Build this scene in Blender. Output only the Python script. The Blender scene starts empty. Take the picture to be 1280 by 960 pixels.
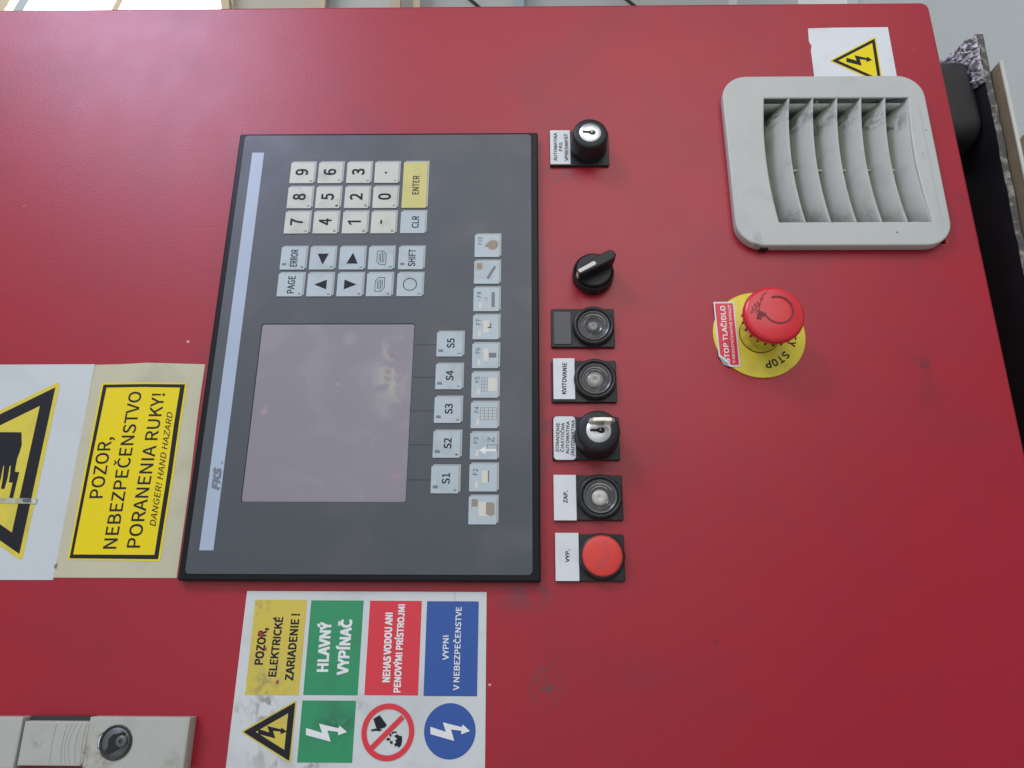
import bpy, bmesh, math, random
from mathutils import Vector, Matrix
from mathutils.geometry import tessellate_polygon
random.seed(4)
R_ = math.radians
S = bpy.context.scene
C = S.collection

# ------------------------------------------------------------------ camera
YAW, PITCH, FPX, DIST = R_(18.75), R_(0.9), 961.0, 0.47
Fv = Vector((math.sin(YAW)*math.cos(PITCH), math.cos(YAW)*math.cos(PITCH), math.sin(PITCH)))
Rv = Vector((0, 0, -1)); Rv = (Rv - Fv*Rv.dot(Fv)).normalized()
Uv = Rv.cross(Fv)
CAM = Vector((0, -DIST, 0))
cam = bpy.data.cameras.new('camera'); cam_o = bpy.data.objects.new('camera', cam); C.objects.link(cam_o)
cam.sensor_width = 36; cam.lens = 36*FPX/1280; cam.clip_start = 0.01; cam.clip_end = 60
m = Matrix((Rv, Uv, -Fv)).transposed().to_4x4(); m.translation = CAM
cam_o.matrix_world = m
S.camera = cam_o
S.render.resolution_x = 1024; S.render.resolution_y = 768

def ray(u, v): return Rv*(u-640) + Uv*(480-v) + Fv*FPX
def W(u, v, y=0.0):                     # photo pixel -> (x, z) on the plane at depth y
    d = ray(u, v); t = (y+DIST)/d.y
    return (d.x*t, d.z*t)
def WZ(u, v, z):                        # photo pixel -> (x, y) on the level plane at height z
    d = ray(u, v); t = z/d.z
    return (d.x*t, d.y*t-DIST)
def PX(pts, y=0.0): return [W(u, v, y) for u, v in pts]

# ------------------------------------------------------------------ light
wd = bpy.data.worlds.new('World'); S.world = wd; wd.use_nodes = True
bg = wd.node_tree.nodes['Background']
bg.inputs[0].default_value = (0.92, 0.985, 0.975, 1); bg.inputs[1].default_value = 0.47

def area(name, loc, target, sx, sy, power, col):
    l = bpy.data.lights.new(name, 'AREA'); l.shape = 'RECTANGLE'; l.size = sx; l.size_y = sy
    l.energy = power; l.color = col
    o = bpy.data.objects.new(name, l); C.objects.link(o); o.location = loc
    o.rotation_euler = (Vector(target)-Vector(loc)).to_track_quat('-Z', 'Y').to_euler()
    return o
# unseen broad lamp for the hall daylight, in front of the door to the right
area('front_daylight', (1.05, -2.1, 0.35), (0.25, 0, -0.1), 2.8, 2.2, 10, (0.98, 1.0, 0.95))
# unseen lamp added lower and nearer, for a soft glow round the push buttons
area('low_glow_light', (1.10, -1.30, -0.30), (0.28, 0, -0.05), 1.1, 1.0, 7.5, (1.0, 0.98, 0.94))
area('hall_fill_light', (4.2, 1.2, 3.4), (3.4, 2.6, -1.4), 3.0, 3.0, 62, (1.0, 1.0, 0.98))  # added overhead lamp that brightens the hall floor and wall
# unseen window of the hall, placed so its glare is mirrored in the paint near the upper right edge
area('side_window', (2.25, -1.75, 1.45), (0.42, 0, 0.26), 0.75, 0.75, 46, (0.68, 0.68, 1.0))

S.view_settings.view_transform = 'Standard'; S.view_settings.look = 'None'
S.view_settings.exposure = 0; S.view_settings.gamma = 1
S.render.engine = 'CYCLES'

# ------------------------------------------------------------------ materials
def mat(name, col, rough=0.5, metal=0.0, noise=0.0, nscale=60, dirt=None, dirt_amt=0.0, dirt_scale=25,
        bump=0.0, bscale=400, coat=0.0, spec=0.5, emit=None, estr=0, spots=None, detail=4, rvar=0.0):
    m = bpy.data.materials.new(name); m.use_nodes = True
    nt = m.node_tree; N = nt.nodes; L = nt.links
    b = N['Principled BSDF']
    b.inputs['Base Color'].default_value = (*col, 1); b.inputs['Roughness'].default_value = rough
    b.inputs['Metallic'].default_value = metal; b.inputs['Specular IOR Level'].default_value = spec
    b.inputs['Coat Weight'].default_value = coat
    if emit: b.inputs['Emission Color'].default_value = (*emit, 1); b.inputs['Emission Strength'].default_value = estr
    geo = N.new('ShaderNodeNewGeometry'); cur = None
    def mix(fac, a, bcol):
        x = N.new('ShaderNodeMix'); x.data_type = 'RGBA'; L.new(fac, x.inputs[0])
        if a is None: x.inputs[6].default_value = (*col, 1)
        else: L.new(a, x.inputs[6])
        x.inputs[7].default_value = (*bcol, 1); return x.outputs[2]
    def nz(scale, det=4, lo=0.4, hi=0.7, top=1.0, dist=0.0):
        n = N.new('ShaderNodeTexNoise'); n.inputs['Scale'].default_value = scale; n.inputs['Detail'].default_value = det
        n.inputs['Distortion'].default_value = dist
        L.new(geo.outputs['Position'], n.inputs['Vector'])
        r = N.new('ShaderNodeMapRange'); r.inputs[1].default_value = lo; r.inputs[2].default_value = hi
        r.inputs[4].default_value = top; L.new(n.outputs[0], r.inputs[0]); return r.outputs[0]
    if noise: cur = mix(nz(nscale, detail, 0.3, 0.7, noise), cur, tuple(c*0.55 for c in col))
    if dirt: cur = mix(nz(dirt_scale, 8, 0.52, 0.72, dirt_amt, 0.6), cur, dirt)
    for sp in (spots or []):            # individual stains: centre, radius (x,z), colour, amount, noise scale
        (cx, cz), (rx, rz), sc, amt, ns = sp
        mp = N.new('ShaderNodeMapping'); mp.vector_type = 'POINT'
        mp.inputs['Location'].default_value = (-cx/rx, 0, -cz/rz); mp.inputs['Scale'].default_value = (1/rx, 0, 1/rz)
        L.new(geo.outputs['Position'], mp.inputs['Vector'])
        ln = N.new('ShaderNodeVectorMath'); ln.operation = 'LENGTH'; L.new(mp.outputs[0], ln.inputs[0])
        fr = N.new('ShaderNodeMapRange'); fr.inputs[1].default_value = 1; fr.inputs[2].default_value = 0.3
        fr.inputs[4].default_value = amt; L.new(ln.outputs['Value'], fr.inputs[0])
        if ns:
            mu = N.new('ShaderNodeMath'); mu.operation = 'MULTIPLY'
            L.new(fr.outputs[0], mu.inputs[0]); L.new(nz(ns, 6, 0.45, 0.6, 1, 1.0), mu.inputs[1]); f = mu.outputs[0]
        else: f = fr.outputs[0]
        cur = mix(f, cur, sc)
    if cur is not None: L.new(cur, b.inputs['Base Color'])
    if rvar:
        r = nz(35, 6, 0.3, 0.7, 1); q = N.new('ShaderNodeMapRange')
        q.inputs[3].default_value = rough-rvar; q.inputs[4].default_value = rough+rvar
        L.new(r, q.inputs[0]); L.new(q.outputs[0], b.inputs['Roughness'])
    if bump:
        n = N.new('ShaderNodeTexNoise'); n.inputs['Scale'].default_value = bscale; n.inputs['Detail'].default_value = 3
        L.new(geo.outputs['Position'], n.inputs['Vector'])
        bp = N.new('ShaderNodeBump'); bp.inputs['Strength'].default_value = bump; bp.inputs['Distance'].default_value = 0.001
        L.new(n.outputs[0], bp.inputs['Height']); L.new(bp.outputs[0], b.inputs['Normal'])
    return m

GR = (0.10, 0.085, 0.07)
red_spots = [(W(682, 857), (0.017, 0.012), (0.10, 0.045, 0.045), 0.75, 160),
             (W(1155, 458), (0.014, 0.006), (0.10, 0.012, 0.02), 0.6, 90),
             (W(1200, 246), (0.009, 0.005), (0.10, 0.02, 0.03), 0.7, 140),
             (W(893, 802), (0.003, 0.0035), (0.09, 0.01, 0.015), 0.7, 300),
             (W(235, 427), (0.0013, 0.0013), (0.7, 0.6, 0.6), 0.7, 0),
             (W(30, 257), (0.0007, 0.0007), (0.6, 0.4, 0.4), 0.7, 0),
             (W(152, 124), (0.0007, 0.0007), (0.6, 0.4, 0.4), 0.6, 0),
             (W(612, 856), (0.0009, 0.0012), (0.6, 0.5, 0.5), 0.8, 0),
             (W(1142, 62), (0.0007, 0.0007), (0.6, 0.3, 0.3), 0.9, 0),
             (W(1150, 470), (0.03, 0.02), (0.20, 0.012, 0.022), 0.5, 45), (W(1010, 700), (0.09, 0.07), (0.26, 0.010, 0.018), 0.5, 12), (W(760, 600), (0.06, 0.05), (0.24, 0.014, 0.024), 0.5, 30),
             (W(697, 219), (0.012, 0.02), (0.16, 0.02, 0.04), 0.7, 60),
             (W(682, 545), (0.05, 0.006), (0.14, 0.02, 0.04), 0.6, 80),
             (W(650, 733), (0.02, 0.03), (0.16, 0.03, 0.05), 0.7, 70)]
M = {}
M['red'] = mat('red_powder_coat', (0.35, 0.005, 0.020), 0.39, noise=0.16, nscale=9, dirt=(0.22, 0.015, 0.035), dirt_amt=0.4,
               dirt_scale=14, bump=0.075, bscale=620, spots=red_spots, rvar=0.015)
M['housing'] = mat('black_housing', (0.006, 0.0065, 0.009), 0.36, noise=0.2, bump=0.05, spec=0.2)
M['film'] = mat('slate_membrane', (0.060, 0.070, 0.082), 0.42, noise=0.10, nscale=18, dirt=(0.12, 0.115, 0.11), dirt_amt=0.35,
                bump=0.03, bscale=900, rvar=0.06)
M['groove'] = mat('dark_groove', (0.018, 0.022, 0.030), 0.5)
M['stripe'] = mat('silver_blue_stripe', (0.38, 0.46, 0.56), 0.35, noise=0.12, nscale=30)
M['logo'] = mat('logo_grey', (0.16, 0.18, 0.21), 0.4)
M['screen'] = mat('milky_screen', (0.25, 0.228, 0.262), 0.34, noise=0.12, nscale=16, dirt=(0.36, 0.34, 0.34), dirt_amt=0.35,
                  dirt_scale=28, spots=[(W(487, 465, -.006), (0.035, 0.013), (0.40, 0.375, 0.335), 0.8, 60),
                  (W(437, 424, -.006), (0.007, 0.006), (0.32, 0.31, 0.35), 0.45, 0), (W(422, 484, -.006), (0.004, 0.004), (0.42, 0.38, 0.40), 0.8, 200),
                  (W(485, 468, -.006), (0.007, 0.004), (0.19, 0.17, 0.18), 0.8, 90), (W(493, 444, -.006), (0.005, 0.005), (0.19, 0.17, 0.19), 0.7, 90),
                  (W(330, 514, -.006), (0.005, 0.003), (0.45, 0.30, 0.36), 0.6, 150), (W(492, 590, -.006), (0.008, 0.006), (0.42, 0.22, 0.30), 0.5, 120)], rvar=0.08)
M['key_beige'] = mat('key_ivory', (0.56, 0.56, 0.49), 0.38, noise=0.10, nscale=40, dirt=(0.33, 0.32, 0.26), dirt_amt=0.45, dirt_scale=70)
M['key_blue'] = mat('key_pale_blue', (0.43, 0.50, 0.53), 0.38, noise=0.10, nscale=40, dirt=(0.30, 0.33, 0.32), dirt_amt=0.45, dirt_scale=70)
M['key_yellow'] = mat('key_yellow', (0.58, 0.53, 0.17), 0.38, noise=0.12, nscale=50, dirt=(0.40, 0.36, 0.14), dirt_amt=0.4, dirt_scale=60)
M['key_back'] = mat('key_backing_grey', (0.36, 0.39, 0.385), 0.45, noise=0.1)
M['ink'] = mat('black_ink', (0.014, 0.015, 0.020), 0.55, spec=0.22)
M['ink_soft'] = mat('grey_ink', (0.10, 0.115, 0.135), 0.5)
M['ink_grey'] = mat('mid_grey_ink', (0.16, 0.17, 0.19), 0.5)
M['ink_white'] = mat('white_ink', (0.76, 0.77, 0.76), 0.45, noise=0.1, nscale=90)
M['ink_brown'] = mat('finger_grime', (0.33, 0.26, 0.20), 0.6, noise=0.3, nscale=200)
M['ink_cream'] = mat('worn_cream', (0.62, 0.60, 0.52), 0.5)
M['white_sticker'] = mat('white_vinyl', (0.56, 0.60, 0.61), 0.40, noise=0.08, nscale=20, dirt=(0.40, 0.41, 0.40), dirt_amt=0.30, dirt_scale=22)
M['dirty_white'] = mat('smudged_white_vinyl', (0.60, 0.63, 0.62), 0.40, noise=0.08, nscale=20, dirt=(0.36, 0.36, 0.34), dirt_amt=0.4, dirt_scale=25,
     spots=[(W(333, 884), (0.016, 0.011), (0.20, 0.19, 0.16), 0.75, 180), (W(306, 888), (0.008, 0.008), (0.25, 0.24, 0.2), 0.6, 160), (W(340, 948), (0.01, 0.02), (0.3, 0.29, 0.25), 0.6, 120),
            (W(395, 957), (0.006, 0.01), (0.2, 0.2, 0.18), 0.7, 150), (W(453, 880), (0.006, 0.004), (0.3, 0.3, 0.28), 0.7, 200), (W(563, 745), (0.006, 0.004), (0.28, 0.26, 0.23), 0.7, 150)])
M['cream'] = mat('yellowed_vinyl', (0.53, 0.51, 0.35), 0.42, noise=0.14, nscale=18, dirt=(0.36, 0.33, 0.22), dirt_amt=0.45, dirt_scale=35)
M['yellow'] = mat('warning_yellow', (0.80, 0.63, 0.005), 0.45, spec=0.3, noise=0.08, nscale=15)
M['yellow_pale'] = mat('faded_warning_yellow', (0.68, 0.56, 0.05), 0.42, noise=0.10, nscale=30, dirt=(0.36, 0.31, 0.10), dirt_amt=0.4, dirt_scale=40)
M['sign_yellow'] = mat('smudged_yellow', (0.62, 0.49, 0.07), 0.42, noise=0.08, nscale=30, dirt=(0.36, 0.31, 0.12), dirt_amt=0.45, dirt_scale=45,
      spots=[(W(326, 758), (0.007, 0.008), (0.30, 0.26, 0.10), 0.7, 150), (W(335, 862), (0.018, 0.012), (0.22, 0.2, 0.12), 0.7, 130)])
M['green'] = mat('sign_green', (0.022, 0.27, 0.115), 0.40, noise=0.10, nscale=30, dirt=(0.03, 0.14, 0.07), dirt_amt=0.5, dirt_scale=40,
      spots=[(W(418, 903), (0.012, 0.014), (0.02, 0.10, 0.06), 0.8, 110)])
M['sign_red'] = mat('sign_red', (0.66, 0.030, 0.050), 0.40, noise=0.06, nscale=30)
M['sign_blue'] = mat('sign_blue', (0.022, 0.085, 0.33), 0.40, noise=0.08, nscale=30)
M['paint_red_dot'] = mat('red_paint_fleck', (0.35, 0.02, 0.03), 0.5)
M['vent'] = mat('pale_grey_plastic', (0.46, 0.475, 0.445), 0.48, noise=0.08, nscale=20, dirt=(0.34, 0.35, 0.32), dirt_amt=0.30, dirt_scale=40, bump=0.03,
      spots=[(W(1157, 194, -.008), (0.004, 0.004), (0.3, 0.29, 0.27), 0.8, 260), (W(1122, 290, -.008), (0.001, 0.001), (0.06, 0.06, 0.06), 1, 0),
             (W(1158, 162, -.008), (0.0008, 0.0008), (0.08, 0.08, 0.07), 1, 0), (W(945, 305, -.004), (0.012, 0.004), (0.22, 0.18, 0.18), 0.5, 200)])
M['blade'] = mat('dusty_louvre_plastic', (0.40, 0.41, 0.37), 0.6, noise=0.14, nscale=30, dirt=(0.24, 0.235, 0.21), dirt_amt=0.45, dirt_scale=55, bump=0.05,
      spots=[(W(966+30*k, 140+ (k*37) % 11, -.004), (0.011, 0.012), (0.05, 0.048, 0.045), 0.75, 150) for k in range(6)]
           + [(W(992+30*k, 272, -.004), (0.010, 0.007), (0.14, 0.135, 0.12), 0.45, 220) for k in range(6)])
M['dark'] = mat('dark_filter_mat', (0.02, 0.02, 0.02), 0.9)
M['black'] = mat('black_plastic', (0.013, 0.013, 0.015), 0.45, spec=0.35, noise=0.15, bump=0.06, bscale=700, dirt=(0.06, 0.058, 0.055), dirt_amt=0.35, dirt_scale=120)
M['black_gloss'] = mat('worn_black_plastic', (0.014, 0.014, 0.016), 0.32, spec=0.4, noise=0.15, dirt=(0.07, 0.065, 0.06), dirt_amt=0.35, dirt_scale=150)
M['insert'] = mat('blank_dark_insert', (0.035, 0.038, 0.046), 0.32, noise=0.2, nscale=80)
M['lens'] = mat('smoky_lens', (0.05, 0.05, 0.05), 0.28, noise=0.3, nscale=200, coat=0.6, dirt=(0.22, 0.21, 0.19), dirt_amt=0.5, dirt_scale=260)
M['lens_rim'] = mat('smoky_lens_rim', (0.09, 0.088, 0.085), 0.36, noise=0.3, nscale=260, coat=0.4)
M['diffuser'] = mat('milky_diffuser', (0.50, 0.48, 0.42), 0.3, noise=0.35, nscale=240, coat=0.5)
M['diffuser_dim'] = mat('dim_diffuser', (0.15, 0.145, 0.14), 0.3, noise=0.35, nscale=240, coat=0.5)
M['diffuser_mid'] = mat('grey_diffuser', (0.27, 0.255, 0.23), 0.3, noise=0.45, nscale=240, coat=0.5)
M['button_red'] = mat('worn_red_button', (0.66, 0.040, 0.030), 0.42, noise=0.12, nscale=60, dirt=(0.34, 0.05, 0.06), dirt_amt=0.65, dirt_scale=90)
M['label'] = mat('white_label', (0.66, 0.69, 0.70), 0.42, noise=0.06, nscale=60, dirt=(0.45, 0.44, 0.40), dirt_amt=0.25, dirt_scale=70)
M['steel'] = mat('brushed_steel', (0.72, 0.72, 0.73), 0.34, metal=0.75, noise=0.12, nscale=150, bump=0.05, bscale=900)
M['steel_key'] = mat('worn_nickel', (0.80, 0.76, 0.70), 0.28, metal=0.8, noise=0.15, nscale=200)
M['hole'] = mat('keyhole_black', (0.006, 0.006, 0.006), 0.6)
M['mushroom'] = mat('red_mushroom_plastic', (0.62, 0.020, 0.030), 0.30, noise=0.08, nscale=60, dirt=(0.40, 0.04, 0.05), dirt_amt=0.3, dirt_scale=80, bump=0.03)
M['groove_red'] = mat('engraved_dark_red', (0.17, 0.02, 0.025), 0.6)
M['disc'] = mat('estop_yellow', (0.74, 0.60, 0.05), 0.42, noise=0.08, nscale=40, dirt=(0.40, 0.32, 0.05), dirt_amt=0.35, dirt_scale=50)
M['collar'] = mat('yellow_collar', (0.62, 0.50, 0.04), 0.38, noise=0.2, nscale=80, dirt=(0.25, 0.19, 0.03), dirt_amt=0.6, dirt_scale=120)
M['latch'] = mat('dirty_cream_plastic', (0.44, 0.44, 0.395), 0.55, noise=0.12, nscale=40, dirt=(0.33, 0.32, 0.26), dirt_amt=0.5, dirt_scale=35, bump=0.06,
      spots=[(W(118, 930, -.01), (0.018, 0.012), (0.30, 0.29, 0.2), 0.6, 90), (W(133, 942, -.01), (0.010, 0.007), (0.16, 0.14, 0.08), 0.8, 220), (W(45, 927, -.01), (0.004, 0.004), (0.2, 0.2, 0.19), 0.8, 200),
             (W(103, 958, -.01), (0.012, 0.003), (0.05, 0.05, 0.045), 0.9, 260), (W(215, 955, -.01), (0.01, 0.006), (0.3, 0.3, 0.26), 0.7, 120)])
M['latch_dark'] = mat('latch_recess', (0.03, 0.028, 0.028), 0.6)
M['lock_grey'] = mat('lock_zinc', (0.13, 0.135, 0.14), 0.42, metal=0.4, noise=0.3, nscale=200)
M['scratch'] = mat('grimy_line', (0.33, 0.32, 0.27), 0.6)
M['worn'] = mat('worn_print', (0.42, 0.40, 0.26), 0.5, noise=0.3, nscale=120, dirt=(0.60, 0.61, 0.58), dirt_amt=1.0, dirt_scale=90)
M['foot'] = mat('dark_rubber_post', (0.028, 0.026, 0.027), 0.50, noise=0.2, bump=0.05)
M['slab'] = mat('black_slab', (0.008, 0.008, 0.011), 0.55, noise=0.2, dirt=(0.02, 0.02, 0.022), dirt_amt=0.5, dirt_scale=50)
M['slab_edge'] = mat('crumbly_edge', (0.10, 0.098, 0.092), 0.8, noise=0.6, nscale=220, dirt=(0.42, 0.39, 0.33), dirt_amt=0.9, dirt_scale=110, bump=0.8, bscale=400)
M['foil'] = mat('crumpled_foil', (0.50, 0.48, 0.52), 0.45, metal=0.35, noise=0.8, nscale=420, dirt=(0.05,0.05,0.055), dirt_amt=0.9, dirt_scale=260)
M['board'] = mat('raw_brown_board', (0.25, 0.20, 0.115), 0.8, noise=0.3, nscale=60, dirt=(0.30, 0.26, 0.18), dirt_amt=0.5, dirt_scale=90, bump=0.3, bscale=700)
M['board_edge'] = mat('pale_board_edge', (0.56, 0.56, 0.50), 0.6, noise=0.2)
M['floor'] = mat('grey_hall_floor', (0.46, 0.49, 0.49), 0.6, noise=0.10, nscale=0.8, dirt=(0.30, 0.32, 0.33), dirt_amt=0.3, dirt_scale=0.5)
M['wall'] = mat('pale_hall_wall', (0.56, 0.57, 0.56), 0.7, noise=0.1, nscale=1)
M['beam'] = mat('beige_steel_beam', (0.62, 0.50, 0.36), 0.5, noise=0.1, nscale=4)
M['beam_grey'] = mat('blue_grey_beam', (0.40, 0.47, 0.52), 0.5)
M['reflection_wall'] = mat('dark_reflection_wall', (0.10, 0.095, 0.09), 0.8, noise=0.2, nscale=1)
M['pane'] = mat('daylight_window_pane', (0.8, 0.8, 0.8), 0.4, emit=(0.95, 0.97, 1.0), estr=6.0)
M['cabinet_back'] = mat('red_cabinet_body', (0.34, 0.012, 0.024), 0.45, noise=0.15, nscale=9)
M['edge_pale'] = mat('pale_edge_strip', (0.42, 0.36, 0.34), 0.5)

# ------------------------------------------------------------------ builders
def link(name, me, mats, parent=None, loc=(0, 0, 0)):
    """me is in world coordinates; the object's origin goes to loc"""
    o = bpy.data.objects.new(name, me); C.objects.link(o)
    off = Vector(loc); me.transform(Matrix.Translation(-off))
    for x in (mats if isinstance(mats, (list, tuple)) else [mats]): me.materials.append(M[x] if isinstance(x, str) else x)
    if parent is not None:
        pw = Vector(parent['_w'])
        o.parent = parent; o.location = off - pw
    else: o.location = off
    o['_w'] = tuple(off)
    return o
def tag(o, label=None, cat=None, group=None, kind=None):
    if label: o['label'] = label
    if cat: o['category'] = cat
    if group: o['group'] = group
    if kind: o['kind'] = kind
    return o
def thing(name, label, cat, loc, group=None):
    o = bpy.data.objects.new(name, None); C.objects.link(o); o.location = loc; o['_w'] = tuple(loc)
    o.empty_display_size = 0.01
    return tag(o, label, cat, group)
def PL(p): return Vector(p['_w']) if p is not None else Vector((0, 0, 0))

def plate(name, outlines, front, back, mt, parent=None, bev=0.0, res=3, smooth=False):
    """filled plate standing in the door plane; outlines[0] outer, the rest holes; front < back in y"""
    cu = bpy.data.curves.new('c', 'CURVE'); cu.dimensions = '2D'; cu.fill_mode = 'BOTH'
    th = back-front
    for ol in outlines:
        sp = cu.splines.new('POLY'); sp.points.add(len(ol)-1)
        for i, (x, z) in enumerate(ol): sp.points[i].co = (x, z, 0, 1)
        sp.use_cyclic_u = True
    cu.extrude = max(th/2-bev, 0)
    if bev: cu.bevel_depth = bev; cu.bevel_resolution = res; cu.offset = -bev
    to = bpy.data.objects.new('c', cu); C.objects.link(to)
    dg = bpy.context.evaluated_depsgraph_get(); dg.update()
    me = bpy.data.meshes.new_from_object(to.evaluated_get(dg))
    bpy.data.objects.remove(to); bpy.data.curves.remove(cu)
    yc = (front+back)/2
    for v in me.vertices: x, y, z = v.co; v.co = (x, yc - z, y)
    me.materials.clear()
    bm = bmesh.new(); bm.from_mesh(me); bmesh.ops.remove_doubles(bm, verts=bm.verts, dist=1e-6)
    bmesh.ops.recalc_face_normals(bm, faces=bm.faces); bm.to_mesh(me); bm.free()
    if smooth or bev:
        me.set_sharp_from_angle(angle=R_(40))
        me.polygons.foreach_set('use_smooth', [abs(p.normal.y) < .999 for p in me.polygons]); me.update()
    me.name = name
    return link(name, me, mt, parent, PL(parent) if parent is not None else (0, 0, 0))

def flat(name, polys, y, mt, parent=None):
    """flat print: list of polygons [(x,z)..] on plane y"""
    bm = bmesh.new()
    for p in polys:
        ar = sum(p[i][0]*p[(i+1) % len(p)][1]-p[(i+1) % len(p)][0]*p[i][1] for i in range(len(p)))
        q = p if ar > 0 else p[::-1]
        vs = [bm.verts.new((x, y, z)) for x, z in q]
        if len(q) <= 4: bm.faces.new(vs)
        else:
            for a, b, c in tessellate_polygon([[Vector((x, z, 0)) for x, z in q]]): bm.faces.new((vs[a], vs[b], vs[c]))
    bmesh.ops.recalc_face_normals(bm, faces=bm.faces)
    for f in bm.faces:
        if f.normal.y > 0: f.normal_flip()
    me = bpy.data.meshes.new(name); bm.to_mesh(me); bm.free()
    return link(name, me, mt, parent, PL(parent))

def lathe(name, prof, cx, cz, y0, mt, parent=None, n=48, smooth=True, mats=None, scale=1.0):
    """prof: (radius, height towards the viewer) ; axis -y. mats: material index per band"""
    bm = bmesh.new(); rings = []
    for r, h in prof:
        if r < 1e-7: rings.append([bm.verts.new((cx, y0-h, cz))])
        else: rings.append([bm.verts.new((cx+r*math.cos(2*math.pi*i/n), y0-h, cz+r*math.sin(2*math.pi*i/n))) for i in range(n)])
    for k in range(len(rings)-1):
        a, b = rings[k], rings[k+1]
        for i in range(n):
            j = (i+1) % n
            if len(a) == 1 and len(b) == 1: continue
            if len(b) == 1: f = bm.faces.new((a[i], a[j], b[0]))
            elif len(a) == 1: f = bm.faces.new((a[0], b[j], b[i]))
            else: f = bm.faces.new((a[i], a[j], b[j], b[i]))
            f.smooth = smooth
            if mats: f.material_index = mats[k]
    bmesh.ops.recalc_face_normals(bm, faces=bm.faces)
    me = bpy.data.meshes.new(name); bm.to_mesh(me); bm.free()
    me.set_sharp_from_angle(angle=R_(45))
    return link(name, me, mt, parent, PL(parent))

def circle(cx, cz, r, n=48, a0=0, a1=2*math.pi):
    full = abs(a1-a0-2*math.pi) < 1e-6
    k = n if full else n+1
    return [(cx+r*math.cos(a0+(a1-a0)*i/n), cz+r*math.sin(a0+(a1-a0)*i/n)) for i in range(k)]
def ring(cx, cz, r0, r1, n=48, a0=0, a1=2*math.pi):
    out = []
    for i in range(n):
        p, q = a0+(a1-a0)*i/n, a0+(a1-a0)*(i+1)/n
        out.append([(cx+r0*math.cos(p), cz+r0*math.sin(p)), (cx+r1*math.cos(p), cz+r1*math.sin(p)),
                    (cx+r1*math.cos(q), cz+r1*math.sin(q)), (cx+r0*math.cos(q), cz+r0*math.sin(q))])
    return out
def rrect(x0, z0, x1, z1, r, n=6):
    out = []
    for cx, cz, a in ((x1-r, z1-r, 0), (x0+r, z1-r, 90), (x0+r, z0+r, 180), (x1-r, z0+r, 270)):
        for i in range(n+1):
            t = R_(a+90*i/n); out.append((cx+r*math.cos(t), cz+r*math.sin(t)))
    return out
def rect(x0, z0, x1, z1): return [(x0, z0), (x1, z0), (x1, z1), (x0, z1)]
def prect(u0, v0, u1, v1, y=0.0):
    """axis-parallel world rectangle whose centre lines cross the photo box (u0..u1, v0..v1)"""
    uc, vc = (u0+u1)/2, (v0+v1)/2
    xs = sorted((W(uc, v0, y)[0], W(uc, v1, y)[0])); zs = sorted((W(u0, vc, y)[1], W(u1, vc, y)[1]))
    return xs[0], zs[0], xs[1], zs[1]
def inset(poly, d):
    """inset a convex polygon by d"""
    n = len(poly); ar = sum(poly[i][0]*poly[(i+1) % n][1]-poly[(i+1) % n][0]*poly[i][1] for i in range(n))
    if ar < 0: poly = poly[::-1]
    L = []
    for i in range(n):
        a, b = Vector(poly[i]), Vector(poly[(i+1) % n]); t = (b-a).normalized(); nn = Vector((-t.y, t.x)); L.append((a+nn*d, t))
    out = []
    for i in range(n):
        (p, t), (q, s) = L[i-1], L[i]
        den = t.x*s.y-t.y*s.x; w = q-p; k = (w.x*s.y-w.y*s.x)/den; r = p+t*k; out.append((r.x, r.y))
    return out
def roundpoly(poly, r, n=5):
    out = []; N = len(poly)
    for i in range(N):
        p, a, b = Vector(poly[i]), Vector(poly[i-1]), Vector(poly[(i+1) % N])
        ta, tb = (a-p).normalized(), (b-p).normalized(); half = ta.angle(tb)/2
        d = r/math.tan(half); s, e = p+ta*d, p+tb*d
        for k in range(n+1):
            t = k/n; q = s*(1-t)**2+p*2*t*(1-t)+e*t*t; out.append((q.x, q.y))
    return out

# ---- lettering
import os
try:
    FONT = bpy.data.fonts.load(os.path.join(bpy.utils.system_resource('DATAFILES'), 'fonts', 'Noto Sans CJK Regular.woff2'))
except Exception:
    FONT = None
_cap = {}
def text_mesh(s, bold=0.0, shear=0.0, space=1.0):
    cu = bpy.data.curves.new('t', 'FONT'); cu.body = s; cu.size = 1; cu.shear = shear
    cu.resolution_u = 3; cu.space_character = space
    if FONT: cu.font = FONT
    to = bpy.data.objects.new('t', cu); C.objects.link(to)
    dg = bpy.context.evaluated_depsgraph_get(); dg.update()
    me = bpy.data.meshes.new_from_object(to.evaluated_get(dg))
    bpy.data.objects.remove(to); bpy.data.curves.remove(cu); me.materials.clear()
    return me
CARON = {'Č': 'C', 'Ť': 'T', 'Ľ': 'L'}
_w = {}
def ink(s_):
    if s_ not in _w:
        me = text_mesh(s_, 0); xs = [v.co.x for v in me.vertices]; _w[s_] = (min(xs), max(xs)); bpy.data.meshes.remove(me)
    return _w[s_]
def caron_bars(s_):
    """two short strokes over every letter that carries a caron, in font units"""
    out = []; lo, hi = cap(0); h = hi-lo
    plain = ''.join(CARON.get(c_, c_) for c_ in s_)
    for i_, c_ in enumerate(s_):
        if c_ in CARON:
            r_x = ink(plain[:i_+1])[1]-ink(plain[:1])[0]; wd_ = ink(CARON[c_]); r_x += ink(plain[:1])[0]
            cx_m = r_x-(wd_[1]-wd_[0])/2; b_, t_, k_, g_ = lo+h*1.07, lo+h*1.27, h*.17, h*.085
            out.append([(cx_m-k_-g_/2, t_), (cx_m-k_+g_/2+.01, t_), (cx_m, b_+g_), (cx_m, b_)][::1])
            out.append([(cx_m+k_+g_/2, t_), (cx_m, b_), (cx_m, b_+g_), (cx_m+k_-g_/2-.01, t_)])
    return plain, out
def cap(bold):
    if bold not in _cap:
        me = text_mesh('H', bold); _cap[bold] = (min(v.co.y for v in me.vertices), max(v.co.y for v in me.vertices)); bpy.data.meshes.remove(me)
    return _cap[bold]
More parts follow.
